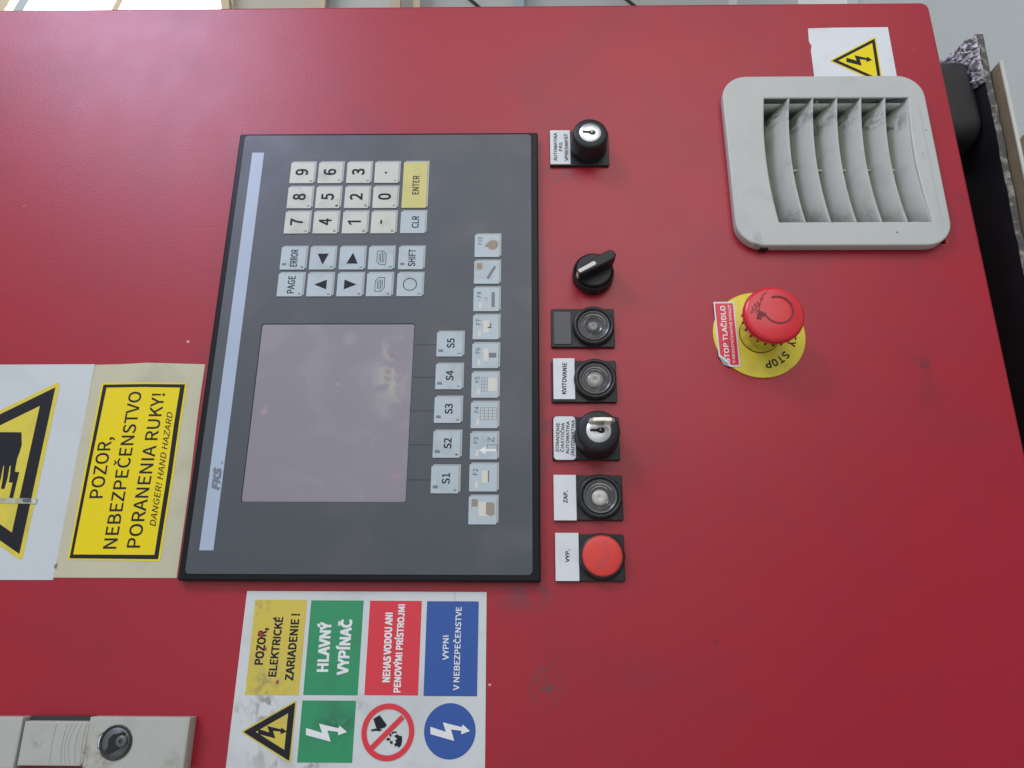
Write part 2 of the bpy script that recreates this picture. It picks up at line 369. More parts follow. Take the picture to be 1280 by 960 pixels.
def lettering(name, lines, y, mt, parent, world=False):
    """lines: (string, start, end, cap height, bold, shear); pixels of the photo unless world. All lines become one part"""
    bm = bmesh.new()
    for s, a, b, ch, bold, shear in lines:
        if not world:
            mid = ((a[0]+b[0])/2, (a[1]+b[1])/2)
            h = W(mid[0]-ch, mid[1], y)[1]-W(mid[0], mid[1], y)[1]; A, B = Vector(W(*a, y)), Vector(W(*b, y))
        else: h = ch; A, B = Vector(a), Vector(b)
        s, bars_ = caron_bars(s)
        me = text_mesh(s, bold, shear); lo, hi = cap(bold)
        if bars_:
            b2 = bmesh.new(); b2.from_mesh(me)
            for q in bars_: b2.faces.new([b2.verts.new((x_, y_, 0)) for x_, y_ in q])
            b2.to_mesh(me); b2.free()
        x0 = min(v.co.x for v in me.vertices); x1 = max(v.co.x for v in me.vertices)
        t = (B-A); ln = t.length; t.normalize(); nn = Vector((-t.y, t.x))
        flatc = [(v.co.x, v.co.y) for v in me.vertices]
        bw = bold*1.6*h; sh = [(0, 0)] if bold < .006 else [(bw*math.cos(R_(45+90*k)), bw*math.sin(R_(45+90*k))) for k in range(4)]+([(0, 0)] if bold > .03 else [])
        for si, (dx, dz) in enumerate(sh):
            for v, (fx, fy) in zip(me.vertices, flatc):
                p = A + t*((fx-x0)/(x1-x0)*(ln-2*bw)+bw+dx) + nn*((fy-lo)/(hi-lo)*(h-2*bw)+bw+dz)
                v.co = (p.x, y-si*4e-6, p.y)
            bm.from_mesh(me)
        bpy.data.meshes.remove(me)
    for f in bm.faces:
        if f.normal.y > 0: f.normal_flip()
    me = bpy.data.meshes.new(name); bm.to_mesh(me); bm.free()
    return link(name, me, mt, parent, PL(parent))

BOLT = [(0, .79), (.395, .53), (.315, 0), (.79, .26), (.82, .12), (1, .465), (.78, .65), (.785, .455), (.52, .38), (.60, 1), (0, .39+.25)]
BOLT = [(0.0, .24), (.393, .515), (.316, 0), (.792, .26), (.82, .12), (1, .467), (.778, .648), (.783, .455), (.521, .382), (.601, 1), (0, .636)]
def bolt(u0, v0, u1, v1, y): return [W(u0+(u1-u0)*a, v0+(v1-v0)*b, y) for a, b in BOLT]

# ================================================================== the hall behind
def quad_obj(name, pts, mt, parent=None, kind=None):
    me = bpy.data.meshes.new(name); me.from_pydata(pts, [], [tuple(range(len(pts)))]); 
    o = link(name, me, mt, parent, PL(parent));
    if kind: o['kind'] = kind
    return o
def box(name, x0, x1, y0, y1, z0, z1, mt, parent=None, bev=0.0, rot=0.0):
    bm = bmesh.new(); bmesh.ops.create_cube(bm, size=1)
    for v in bm.verts: v.co = ((x1-x0)*v.co.x, (y1-y0)*v.co.y, (z1-z0)*v.co.z)
    if bev: bmesh.ops.bevel(bm, geom=bm.edges, offset=bev, segments=2, affect='EDGES')
    if rot: bmesh.ops.rotate(bm, verts=bm.verts, cent=(0, 0, 0), matrix=Matrix.Rotation(rot, 3, 'Y'))
    for v in bm.verts: v.co += Vector(((x0+x1)/2, (y0+y1)/2, (z0+z1)/2))
    me = bpy.data.meshes.new(name); bm.to_mesh(me); bm.free()
    return link(name, me, mt, parent, PL(parent))
YW = 3.6; ZF = -1.42
quad_obj('floor', [(-4, -4, ZF), (9, -4, ZF), (9, YW+0.1, ZF), (-4, YW+0.1, ZF)], 'floor', kind='structure')
quad_obj('wall', [(-4, YW, ZF), (9, YW, ZF), (9, YW, 5), (-4, YW, 5)], 'wall', kind='structure')
def wallx(u, v=5, y=None): return W(u, v, YW if y is None else y)
def wall_strip(name, ua, ub, mt, label, cat, y, v0=-60, v1=60, group=None, tilt=0.0, th=0.05):
    """horizontal member on the hall wall between heights seen at photo columns ua..ub"""
    (xa, za), (xb, zb) = W(ua, 5, y), W(ub, 5, y)
    xc = (xa+xb)/2; w = 1.5
    o = thing(name, label, cat, (xc, y+th, min(za, zb)), group)
    return o, box('bar', xc-w, xc+w, y, y+th, min(za, zb), max(za, zb), mt, o, rot=tilt)
box('reflection_wall', 3.5, 3.6, -5, .6, ZF, 1.0, 'reflection_wall')['kind'] = 'structure'  # unseen dark wall added to deepen the reflections in the red door
wn = thing('window', 'overexposed white high window strip at the upper left behind the red door', 'window', (W(150, 5, YW-.06)[0], YW-.03, W(285, 5, YW-.06)[1]))
(xp, z1), (_, z0) = W(12, 5, YW-.03), W(283, 5, YW-.03)
box('pane', xp-1.6, xp+1.6, YW-.03, YW-.01, z0, z1, 'pane', wn)
for (ua, ub, mt, tl) in ((-14, 9, 'beam', .25), (21, 33, 'beam_grey', .25), (143, 151, 'beam', .25), (276, 286, 'beam', -.18)):
    (xa, za), (_, zb) = W(ua, 5, YW-.12), W(ub, 5, YW-.12)
    box('mullion', xa-1.5, xa+1.5, YW-.12, YW-.06, min(za, zb), max(za, zb), mt, wn, rot=tl)
o, b = wall_strip('wall_panel', 288, 402, 'beam', 'cream wall panel showing just right of the bright window strip', 'panel', YW-.05)
b.data.materials[0] = mat('cream_panel', (0.50, 0.47, 0.40), 0.6)
for ua, ub, nm in ((400, 406, 'thin beige rail where the cream panel ends'), (489, 500, 'left beige rail of the close pair behind the top edge'), (517, 525, 'right beige rail of the close pair behind the top edge')):
    wall_strip('rail', ua, ub, 'beam', nm, 'rail', YW-.10, group='beige rails on the hall wall', tilt=-.05)
wall_strip('ledge', 643, 655, 'beam_grey', 'blue grey ledge low on the pale wall behind the top edge', 'ledge', YW-.08)
for ua, nm in ((594, 'thin dark cable slanting across the pale wall nearest the beige rails'), (790, 'thin dark cable slanting across the pale wall nearest the key switch')):
    o = thing('cable', nm, 'cable', (*[W(ua, 5, YW-.08)[0], YW-.08], W(ua, 5, YW-.08)[1]), 'cables on the hall wall')
    x, z = W(ua, 5, YW-.08); box('wire', x-1, x+1, YW-.085, YW-.075, z-.01, z+.01, 'latch_dark', o, rot=-.75)
# pale pipe lying on the floor beyond
for ua, ub, nm in ((902, 914, 'short pale bar on the hall floor seen above the top edge'), (1000, 1062, 'long pale bar on the hall floor seen above the top edge')):
    xa, ya = WZ(ua, 3, ZF+.04); xb, yb = WZ(ub, 3, ZF+.04)
    o = thing('floor_bar', nm, 'bar', (xa, ya, ZF), 'pale bars on the hall floor')
    box('bar', xa-.6, xa+.6, min(ya, yb), max(ya, yb), ZF+.001, ZF+.05, 'ink_white', o)

# ================================================================== cabinet
XR = W(600, 8)[0]+.0006; ZB = W(1203, 200)[1]
XL, ZT = XR-1.0, 0.85
cab = thing('control_cabinet', 'red powder coated steel control cabinet filling the picture', 'cabinet', ((XL+XR)/2, 0.2, ZB))
vx0, vz0, vx1, vz1 = prect(912, 94.5, 1174, 306.5, -.0075)
vx0, vx1 = W(1055, 306.5, -.0075)[0], W(1045, 94.5, -.0075)[0]
vz1, vz0 = W(912, 205, -.0075)[1], W(1174, 205, -.0075)[1]
hx0, hx1 = W(1050, 277, -.0075)[0], W(1050, 122, -.0075)[0]
hz1, hz0 = W(955.5, 122, -.0075)[1], W(1136, 122, -.0075)[1]
ol = []
def corner(cx, cz, r, a, n=6): return [(cx+r*math.cos(R_(a+90*i/n)), cz+r*math.sin(R_(a+90*i/n))) for i in range(n+1)]
ol = corner(XR-.006, ZT-.006, .006, 0)+corner(XL+.006, ZT-.006, .006, 90)+corner(XL+.006, ZB+.006, .006, 180)+corner(XR-.006, ZB+.0065, .0065, 270)
hole = rect(hx0-.012, hz0-.010, hx1+.012, hz1+.012)
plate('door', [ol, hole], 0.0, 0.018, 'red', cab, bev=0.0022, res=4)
box('body', XL+.006, XR-.006, 0.022, 0.36, ZB+.006, ZT-.006, 'cabinet_back', cab)
box('edge_strip', XL+.004, XR-.0035, 0.0182, 0.0218, ZB+.004, ZT-.004, 'edge_pale', cab)  # pale strip between the door and the cabinet body
# post under the cabinet, standing on the slab
ZS = ZB-0.05
px_, _ = W(1200, 70, 0.075)
def vcyl(name, cx, cy, prof, mt, parent, n=48):
    bm = bmesh.new(); rings = []
    for r, z in prof:
        rings.append([bm.verts.new((cx+r*math.cos(2*math.pi*i/n), cy+r*math.sin(2*math.pi*i/n), z)) for i in range(n)])
    for a, b in zip(rings, rings[1:]):
        for i in range(n): bm.faces.new((a[i], a[(i+1) % n], b[(i+1) % n], b[i])).smooth = True
    bm.faces.new(rings[0]); bm.faces.new(rings[-1]); bmesh.ops.recalc_face_normals(bm, faces=bm.faces)
    me = bpy.data.meshes.new(name); bm.to_mesh(me); bm.free()
    return link(name, me, mt, parent, PL(parent))
fy = 0.040
fxr = W(1198, 69, fy)[0]
def rsq(ins, z): return [(x_, y_, z) for x_, y_ in rrect(fxr-.075+ins, fy+ins, fxr-ins, fy+.07-ins, .014-ins*.5, 6)]
bm = bmesh.new(); rg = [[bm.verts.new(q) for q in rsq(a, z)] for a, z in ((0, ZB+.004), (0, ZS+.006), (.0006, ZS+.003), (.002, ZS+.0012), (.004, ZS+.0004))]
for a, b in zip(rg, rg[1:]):
    for i in range(len(a)): bm.faces.new((a[i], a[(i+1) % len(a)], b[(i+1) % len(a)], b[i])).smooth = True
bm.faces.new(rg[0]); bm.faces.new(rg[-1]); bmesh.ops.recalc_face_normals(bm, faces=bm.faces)
me = bpy.data.meshes.new('foot'); bm.to_mesh(me); bm.free(); me.set_sharp_from_angle(angle=R_(50))
link('foot', me, 'foot', cab, PL(cab))

# ================================================================== slab, foil and boards below
def prism(name, top, z0, z1, mts, parent=None, side_idx=1, sub=0):
    bm = bmesh.new(); n = len(top)
    a = [bm.verts.new((x, y, z1)) for x, y in top]; b = [bm.verts.new((x, y, z0)) for x, y in top]
    bm.faces.new(a); bm.faces.new(b[::-1])
    for i in range(n):
        f = bm.faces.new((a[i], b[i], b[(i+1) % n], a[(i+1) % n])); f.material_index = side_idx
    bmesh.ops.recalc_face_normals(bm, faces=bm.faces)
    me = bpy.data.meshes.new(name); bm.to_mesh(me); bm.free()
    return link(name, me, mts, parent, PL(parent))
p1 = Vector(WZ(1220.5, 43, ZS)); p2 = Vector(WZ(1261.5, 251, ZS)); d = (p1-p2).normalized(); pn = Vector((-d.y, d.x))
if pn.y < 0: pn = -pn
pend = p1+pn*0.36+d*(-.0); pl_ = p1-d*1.1
e2 = Vector(WZ(1186, 70, ZS))
slab = thing('slab', 'thick black slab with crumbly speckled front edge under the red cabinet', 'slab', (p1.x, p1.y, ZS-.012))
back_r = p1+(e2-p1).normalized()*0.36
# slab with a ragged front edge
front = []
K = 150
for i in range(K+1):
    q = p1.lerp(pl_, i/K); j = random.uniform(-.0006, .0006); front.append((q.x+pn.x*j, q.y+pn.y*j))
top = front+[(pl_.x+pn.x*.36, pl_.y+pn.y*.36), (back_r.x, back_r.y)]
prism('slab_body', top, ZS-.0050, ZS, ['slab', 'slab_edge'], slab)
# crumpled foil at its right-hand end
bm = bmesh.new(); NX, NY = 40, 26
fa = p1-pn*.001; fd = (e2-p1).normalized()
grid = []
for j in range(NY+1):
    row = []
    for i in range(NX+1):
        q = fa+fd*(i/NX*.10)-d*(j/NY*.045)
        h = .0012+random.random()**2*.0035
        if i in (0, NX) or j in (0, NY): h = .0007
        q = q+Vector((random.uniform(-1, 1), random.uniform(-1, 1)))*.0007
        row.append(bm.verts.new((q.x, q.y, ZS+h)))
    grid.append(row)
for j in range(NY):
    for i in range(NX): bm.faces.new((grid[j][i], grid[j][i+1], grid[j+1][i+1], grid[j+1][i]))
bmesh.ops.triangulate(bm, faces=bm.faces[:]); bmesh.ops.recalc_face_normals(bm, faces=bm.faces)
r_ = bmesh.ops.extrude_face_region(bm, geom=bm.faces[:]); bmesh.ops.translate(bm, verts=[g for g in r_['geom'] if isinstance(g, bmesh.types.BMVert)], vec=(0, 0, .0005))
bmesh.ops.recalc_face_normals(bm, faces=bm.faces)
me = bpy.data.meshes.new('foil'); bm.to_mesh(me); bm.free()
fo = link('foil', me, 'foil', None, (fa.x, fa.y, ZS)); tag(fo, 'crumpled silvery foil on the right end of the black slab', 'foil')
# brown board under the slab, a little forward of it
ZBo = ZS-.0075
b1 = Vector(WZ(1234, 77, ZBo)); bq = Vector(WZ(1249, 77, ZBo)); bp1 = Vector(WZ(1249, 77, ZBo)); bp2 = Vector(WZ(1276, 205, ZBo))
bd = (bp2-bp1).normalized(); bn = Vector((-bd.y, bd.x)); bn = bn if bn.y > 0 else -bn
far = bp1+bd*1.0
bo = thing('board', 'raw brown chipboard strip with pale edge below the black slab', 'board', (bp1.x, bp1.y, ZBo-.0022))
prism('board_body', [(bp1.x, bp1.y), (far.x, far.y), (far.x+bn.x*.3, far.y+bn.y*.3), (bp1.x+bn.x*.3, bp1.y+bn.y*.3)], ZBo-.0022, ZBo, ['board', 'board_edge'], bo)
prism('edge_band', [(bp1.x, bp1.y), (far.x, far.y), (far.x-bn.x*.0012, far.y-bn.y*.0012), (bp1.x-bn.x*.0012, bp1.y-bn.y*.0012)], ZBo-.0022, ZBo+.0003, ['board_edge', 'board_edge'], bo)
ZB2 = ZBo-.10
c1 = Vector(WZ(1272, 176, ZB2)); 
b2 = thing('board', 'second brown board lying lower behind at the right picture edge', 'board', (c1.x, c1.y, ZB2-.02))
prism('board_body', [(c1.x, c1.y-.20), (c1.x, c1.y+.02), (c1.x-.9, c1.y+.02), (c1.x-.9, c1.y-.20)], ZB2-.02, ZB2, ['board', 'board'], b2)

# ================================================================== vent grille
vt = thing('vent_grille', 'pale grey square louvred filter vent with dusty slots at upper right', 'vent', ((vx0+vx1)/2, 0, vz0))
H = .0075
bow = .0036
NB = 14
def bowz(t): return bow*(1-t*t)
hole_v = []
for i in range(NB+1):
    t = -1+2*i/NB; hole_v.append((hx0+(hx1-hx0)*(t+1)/2, hz0+bowz(t)))
for i in range(NB+1):
    t = 1-2*i/NB; hole_v.append((hx0+(hx1-hx0)*(t+1)/2, hz1+bowz(t)))
plate('frame', [rrect(vx0, vz0, vx1, vz1, .0185, 8), hole_v], -H, 0.0, 'vent', vt, bev=.0011, res=3)
sl_o = [(x+(.0012 if x > (hx0+hx1)/2 else -.0012), z+(.0012 if i > NB else -.0012)) for i, (x, z) in enumerate(hole_v)]
plate('sleeve', [sl_o, hole_v], -H+.001, .0198, 'vent', vt)
pitch = (hz1-hz0)/6.0
def blade(zi, first=False):
    bm = bmesh.new(); NS, NT = 10, 40; g = []
    for j in range(NT+1):
        t = -1+2*j/NT; x = hx0+(hx1-hx0)*(t+1)/2
        row = []
        for k in range(NS+1):
            s = k/NS                                   # 0 deep upper edge, 1 front lower lip
            yf = -.0068+.0012*(1-t*t)
            e = abs(t)**7
            yd = .0095 + .009*e
            y = yd+(yf-yd)*(s**(1.15)) - .0030*math.sin(math.pi*s**.8)*(1-e)
            z = zi+bowz(t)+pitch*(.66-.10*e)*(1-s)
            row.append(bm.verts.new((x, y, z)))
        # lip underside
        row.append(bm.verts.new((x, yf-.0003, zi+bowz(t)-.0009)))
        row.append(bm.verts.new((x, yf+.004, zi+bowz(t)-.0013)))
        row.append(bm.verts.new((x, yf+.012, zi+bowz(t)+.002)))
        g.append(row)
    for a, b in zip(g, g[1:]):
        for k in range(len(a)-1): bm.faces.new((a[k], b[k], b[k+1], a[k+1])).smooth = True
    bmesh.ops.recalc_face_normals(bm, faces=bm.faces)
    me = bpy.data.meshes.new('louvre'); bm.to_mesh(me); bm.free(); me.set_sharp_from_angle(angle=R_(50))
    return me
for i in range(6):
    zi = hz1-pitch*(i+1)+.0002
    link('louvre', blade(zi), 'blade', vt, PL(vt))
# middle web tying the louvres together
xm = W(1050, 204, -.004)[0]
box('web', xm-.0006, xm+.0006, .0045, .012, hz0+pitch*.4, hz1-pitch*.75, 'vent', vt)
# dark filter behind the slots and walls of the opening
box('filter', hx0-.0115, hx1+.0115, .0200, .0218, hz0-.0095, hz1+.0115, 'dark', vt)
# clip notch in the lower rim
nx, nz_ = W(954, 312, -.002)
box('clip_notch', nx-.0009, nx+.0006, -.0045, -.0008, nz_-.0026, nz_+.0026, 'hole', vt)
# raised faint edge line along the lower border
flat('mould_line', [rect(hx0+.004, hz0-.0062, hx1-.004, hz0-.0058)], -H-.0002, 'vent', vt)

# ================================================================== stickers
def sticker(name, label, cat, outline, mt, th=.0003, group=None):
    xs = [p[0] for p in outline]; zs = [p[1] for p in outline]
    o = thing(name, label, cat, ((min(xs)+max(xs))/2, 0, min(zs)), group)
    plate('backing', [outline], -th, 0.00002, mt, o)
    return o
Y1, Y2, Y3, Y4 = -.0004, -.0005, -.0006, -.0007
# sticker peeking out above the vent
wsv = sticker('warning_sticker', 'small white high voltage sticker half covered by the pale vent', 'sticker',
              PX([(1017.5, 94), (1013.5, 63), (1014.5, 58), (1011, 52), (1010, 36), (1040, 35), (1109.6, 34.3), (1127, 130), (1022, 130)]), 'label')
tri = PX([(1036.5, 76), (1094.5, 46), (1104, 106)], Y1)
flat('yellow_triangle', [roundpoly(tri, .0006)], Y1, 'yellow', wsv)
flat('black_band', [inset(tri, .0010)], Y2, 'ink', wsv)
flat('yellow_field', [inset(tri, .0034)], Y3, 'yellow', wsv)
flat('lightning_bolt', [bolt(1058, 69, 1090, 82, Y4)], Y4, 'ink', wsv)

# big white hand hazard sticker (upper part leaves the picture)
a, b, c, e = PX([(119, 455.5), (66.5, 725), (66.5, 725), (119, 455.5)])
base1, base2 = Vector(W(76, 476, Y1)), Vector(W(27.5, 702, Y1))
Lb = (base1-base2).length; ax = (base1-base2).normalized(); up = Vector((-ax.y, ax.x)); up = up if up.y > 0 else -up
apex = (base1+base2)/2+up*Lb*.866
xr, xl = a[0], b[0]; zt = apex.y+.018
hs = sticker('hand_hazard_sticker', 'large white sticker with yellow triangle and crushed hand pictogram at left edge', 'sticker',
             [b, a, (xr-.0005, zt), (xl-.0005, zt)], 'white_sticker')
tri = [tuple(base2), tuple(base1), tuple(apex)]
flat('yellow_triangle', [roundpoly(tri, .0022)], Y1, 'yellow_pale', hs)
flat('black_band', [inset(tri, .0026)], Y2, 'ink', hs)
flat('yellow_field', [inset(tri, .0100)], Y3, 'yellow_pale', hs)
cp = lambda x, y: (x/3.84, 470+y/3.84)
palm = [(-120, 268), (103, 270), (104, 330), (94, 366), (82, 396), (76, 430), (-118, 430), (-128, 360)]
flat('hand_pictogram', [PX([cp(*q) for q in palm], Y4)], Y4, 'ink', hs)
for fg in ([(52, 425), (76, 425), (70, 470), (60, 512), (42, 510), (48, 470)], [(20, 425), (47, 425), (36, 490), (20, 543), (4, 540), (12, 500)],
           [(-16, 425), (16, 425), (2, 500), (-18, 556), (-34, 552), (-24, 500)], [(-54, 425), (-20, 425), (-38, 500), (-56, 540), (-72, 536), (-60, 490)], [(-118, 400), (-58, 425), (-80, 470), (-104, 520), (-120, 512), (-112, 460)]):
    flat('finger', [PX([cp(*q) for q in fg], Y4-.00003)], Y4-.00003, 'ink', hs)
flat('crusher_bar', [PX([cp(72, 460), cp(92, 461), cp(56, 612), cp(38, 612)], Y4), PX([cp(-60, 590), cp(-45, 590), cp(-70, 700), cp(-85, 700)], Y4)], Y4-.00005, 'ink', hs)
flat('worn_strip', [PX([cp(-60, 585), cp(180, 587), cp(172, 613), cp(-66, 611)], Y4-.0001)], Y4-.0001, 'worn', hs)
flat('scuff', [PX([(q[0]/3.84, 470+q[1]/3.84) for q in ((103, 590), (150, 586), (148, 608), (112, 606))], Y4-.0002)], Y4-.0002, 'ink_soft', hs)

# yellow danger sticker on its yellowed backing
ys = sticker('danger_sticker', 'yellow hand injury warning sticker with black border on yellowed cream backing', 'sticker',
             PX([(119.5, 456.2), (150, 455.5), (185, 453.5), (256.5, 455.5), (251, 492), (246, 530), (238, 600), (221, 722.5), (66.8, 722), (92, 590)]), 'cream', th=.00025)
yq = PX([(127.5, 479), (180, 477.8), (233.8, 479), (226, 530), (217.5, 590), (200, 701.5), (84.4, 699.6), (106, 588)], Y1)
flat('yellow_border', [yq], Y1, 'yellow', ys)
bq_ = PX([(129.2, 480.8), (180, 480), (231.2, 480.4), (223.5, 530), (215, 590), (197.5, 699), (86.8, 697.8), (108, 588)], Y2)
flat('black_border', [bq_], Y2, 'ink', ys)
iq = PX([(133.2, 484.6), (180, 483.8), (225, 484.5), (217.5, 530), (209.3, 590), (193, 693.6), (91.5, 693), (112, 588)], Y3)
flat('yellow_field', [iq], Y3, 'yellow', ys)
lettering('lettering', [
    ('POZOR,', (128.1, 622.5), (140.3, 546.3), 16.6, .012, 0),
    ('NEBEZPEČENSTVO', (145.3, 686), (177.5, 489.4), 16.4, .012, 0),
    ('PORANENIA RUKY!', (175, 684.7), (206.3, 491.6), 16.4, .012, 0),
    ('DANGER! HAND HAZARD', (194.4, 658), (216.3, 515), 7.6, .008, .25)], Y4, 'ink', ys)
flat('stain', [PX([(66+2, 706), (72, 704), (70.5, 711), (67.5, 710)], Y1)], Y1, 'ink_grey', ys)

# four-field electrical safety board
es = sticker('electrical_sign', 'white four part electrical safety sticker with yellow, green, red and blue fields', 'sticker',
             PX([(309.1, 738.8), (608.3, 740.1), (606.3, 955), (605.8, 972), (281, 972), (283, 955)]), 'dirty_white', th=.0003)
def pr(u0, v0, u1, v1, y=Y1): return rect(*prect(u0, v0, u1, v1, y))
flat('yellow_field', [pr(312.7, 749.7, 378.8, 868.9)], Y1, 'sign_yellow', es)
flat('green_field', [pr(384.0, 750.5, 450.8, 869)], Y1, 'green', es)
flat('red_field', [pr(459, 751, 524.9, 869.2)], Y1, 'sign_red', es)
flat('blue_field', [pr(531.6, 751.6, 597.4, 870.2)], Y1, 'sign_blue', es)
flat('green_square', [pr(374.6, 875.7, 442.6, 953.4)], Y1, 'green', es)
lettering('lettering', [
    ('POZOR,', (328.8, 831.2), (334.3, 784.7), 11.2, .035, 0),
    ('ELEKTRICKÉ', (345.2, 846.2), (354.4, 771), 10.4, .035, 0),
    ('ZARIADENIE !', (366.6, 850.9), (374.9, 766.9), 10.8, .035, 0)], Y2, 'ink', es)
lettering('lettering', [
    ('HLAVNÝ', (410.3, 840.2), (415, 777), 14.8, .045, 0),
    ('VYPÍNAČ', (435.4, 844.3), (440.9, 773.8), 14.8, .045, 0),
    ('NEHAS VODOU ANI', (487.6, 853), (491.3, 765.5), 9.8, .04, 0),
    ('PENOVÝMI PRÍSTROJMI', (500.7, 865.9), (506.7, 755.2), 9.0, .04, 0),
    ('VYPNI', (560.7, 824.9), (560.9, 794.3), 7.4, .022, 0),
    ('V NEBEZPEČENSTVE', (573.8, 863), (577.2, 758.7), 7.4, .022, 0)], Y2, 'ink_white', es)
tri = PX([(300.5, 914.8), (371.3, 874.5), (363, 954.5)], Y1)
flat('yellow_triangle', [roundpoly(tri, .0008)], Y1, 'sign_yellow', es)
flat('black_band', [roundpoly(inset(tri, .0008), .0005)], Y2, 'ink', es)
flat('triangle_field', [inset(tri, .0042)], Y3, 'sign_yellow', es)
flat('lightning_bolt', [bolt(322.5, 907.5, 358.5, 923, Y4)], Y4, 'ink', es)
flat('lightning_bolt', [bolt(382.5, 904.5, 433.8, 927, Y2)], Y2, 'ink_white', es)
cb = W(562.3, 913.8, Y1); rb = (W(530.0, 913.8, Y1)[1]-W(594.6, 913.8, Y1)[1])/2
flat('blue_disc', [circle(*cb, rb)], Y1, 'sign_blue', es)
flat('lightning_bolt', [bolt(538, 902.9, 587.4, 926.1, Y2)], Y2, 'ink_white', es)
cr = W(484.8, 915, Y1); r1 = (W(451.7, 915, Y1)[1]-W(517.8, 915, Y1)[1])/2; r0 = r1*.80
flat('prohibition_ring', ring(*cr, r0, r1), Y3, 'sign_red', es)
h0 = Vector(W(464.5, 935, Y3)); h1 = Vector(W(503.5, 896, Y3)); t = (h1-h0).normalized(); n2 = Vector((-t.y, t.x))*r1*.095
flat('prohibition_bar', [[tuple(h0-n2), tuple(h1-n2), tuple(h1+n2), tuple(h0+n2)]], Y3-.00004, 'sign_red', es)
cq = lambda x, y: (440+x/7.11, 860+y/7.11)
flat('water_bucket', [PX([cq(*q) for q in p], Y2) for p in (
    [(190, 275), (245, 240), (310, 330), (290, 352), (245, 365), (216, 358)],
    [(168, 370), (215, 360), (250, 366), (272, 372), (240, 386), (225, 380), (170, 384)])], Y2, 'ink', es)
flat('flame', [PX([cq(*q) for q in p], Y2) for p in (
    [(300, 455), (325, 440), (345, 458), (318, 470)],
    [(350, 395), (378, 384), (402, 392), (395, 402), (372, 398), (356, 412)],
    [(372, 425), (405, 412), (425, 428), (444, 424), (446, 470), (436, 512), (412, 534), (404, 514), (384, 522), (374, 498), (392, 486), (384, 462), (402, 452)],
    [(336, 470), (362, 474), (360, 500), (338, 492)],
    [(330, 410), (346, 404), (352, 424), (340, 436)])], Y2, 'ink', es)
flat('paint_fleck', [PX([(323, 789), (328, 790), (329, 796), (325, 797)], Y3), PX([(330, 810), (333, 809), (333, 813), (331, 813)], Y3), PX([(345, 851), (348, 850), (348, 855), (345, 854)], Y3)], Y3-.0001, 'paint_red_dot', es)

# ================================================================== operator panel
YP = -.006
X0, X1 = .0350, .3480; Z0, Z1 = -.0098, .2048
pan = thing('operator_panel', 'slate grey operator panel with keypad, screen and black rim', 'control panel', ((X0+X1)/2, 0, Z0))
plate('housing', [rrect(X0, Z0, X1, Z1, .0012, 3)], YP, 0.0, 'housing', pan, bev=.0011, res=3)
fx0, fx1 = W(450, 718.3, YP)[0], W(450, 169.5, YP)[0]
fz1, fz0 = W(266, 440, YP)[1]+.0002, W(664.8, 440, YP)[1]
fz1 = Z1-.0042
sx0, sz0, sx1, sz1 = W(405, 628, YP)[0], W(513, 517, YP)[1], W(425, 405, YP)[0], W(314.5, 517, YP)[1]
plate('film', [rrect(fx0, fz0, fx1, fz1, .0028, 5), rrect(sx0, sz0, sx1, sz1, .0016, 4)], YP-.0006, YP+.0001, 'film', pan, bev=.00012, res=2)
plate('screen', [rrect(sx0+.0003, sz0+.0003, sx1-.0003, sz1-.0003, .0014, 4)], YP-.0001, YP+.0004, 'screen', pan)
YF = YP-.0006
q = PX([(315.3, 190.9), (330.3, 190.9), (266.8, 687.9), (249.3, 687.9)], YF)
sxa, sxb = q[3][0], q[0][0]; sza = (q[1][1]+q[2][1])/2; szb = (q[0][1]+q[3][1])/2
strip_ = flat('stripe', [rect(sxa, sza, sxb, szb)], YF-.0001, 'stripe', pan)
lettering('logo_lettering', [('FKS', (274.8, 613), (278, 583.5), 11.2, .07, .30), ('®', (279.6, 580.5), (280, 576), 2.8, .01, 0)], YF-.0002, 'logo', strip_)
# leader lines from the screen to the S keys
gl = []
for u0, u1, v in ((516.5, 546, 431), (514.5, 544, 471.5), (513, 542, 513.5), (510.5, 540, 556), (508.5, 538, 599.8)):
    (xa, za), (xb, zb) = W(u0, v, YF), W(u1, v, YF); gl.append(rect(xa-.00022, zb, xa+.00022, za))
for g_ in gl: flat('leader_line', [g_], YF-.00008, 'groove', pan)

KW = KH = .0181
def key_mesh(w, h, tone):
    """membrane key front plate, origin at its lower left corner"""
    return w, h
key_cache = {}
def key(x, z, face, w=KW, h=KH, label=None):
    """x,z: lower left of the whole key; pale backing pokes out right and below"""
    off = .0012
    kk = (face, w)
    if kk not in key_cache:
        kp = plate('key', [rrect(0, off, w-off, h, .0004, 2)], -.00055, 0.0, face, None, bev=.00012, res=2)
        bk = plate('backing', [[(off, 0), (w, 0), (w, h-off), (w-.0005, h-off*.9), (off, h-off*.9)]], -.00028, 0.0, 'key_back', None)
        key_cache[kk] = (kp.data, bk.data)
        bpy.data.objects.remove(kp); bpy.data.objects.remove(bk)
    kd, bd_ = key_cache[kk]
    o = bpy.data.objects.new('key', kd); C.objects.link(o); o.parent = pan
    wl = Vector((x, YF, z)); o.location = wl-PL(pan); o['_w'] = tuple(wl)
    b = bpy.data.objects.new('backing', bd_); C.objects.link(b); b.parent = o; b['_w'] = tuple(wl)
    if label: o['label'] = label
    return o
YK = YF-.00055-.00006
def kt(o, s, fx, fz, wf, hf, bold=.01, name='legend', mt='ink', w=KW, h=KH, shear=0):
    """text on key o: ink left edge fx, baseline fz, width wf, cap height hf as fractions of the key"""
    x, _, z = o['_w']
    return lettering(name, [(s, (x+fx*w, z+fz*h), (x+(fx+wf)*w, z+fz*h), hf*h, bold, shear)], YK, mt, o, world=True)
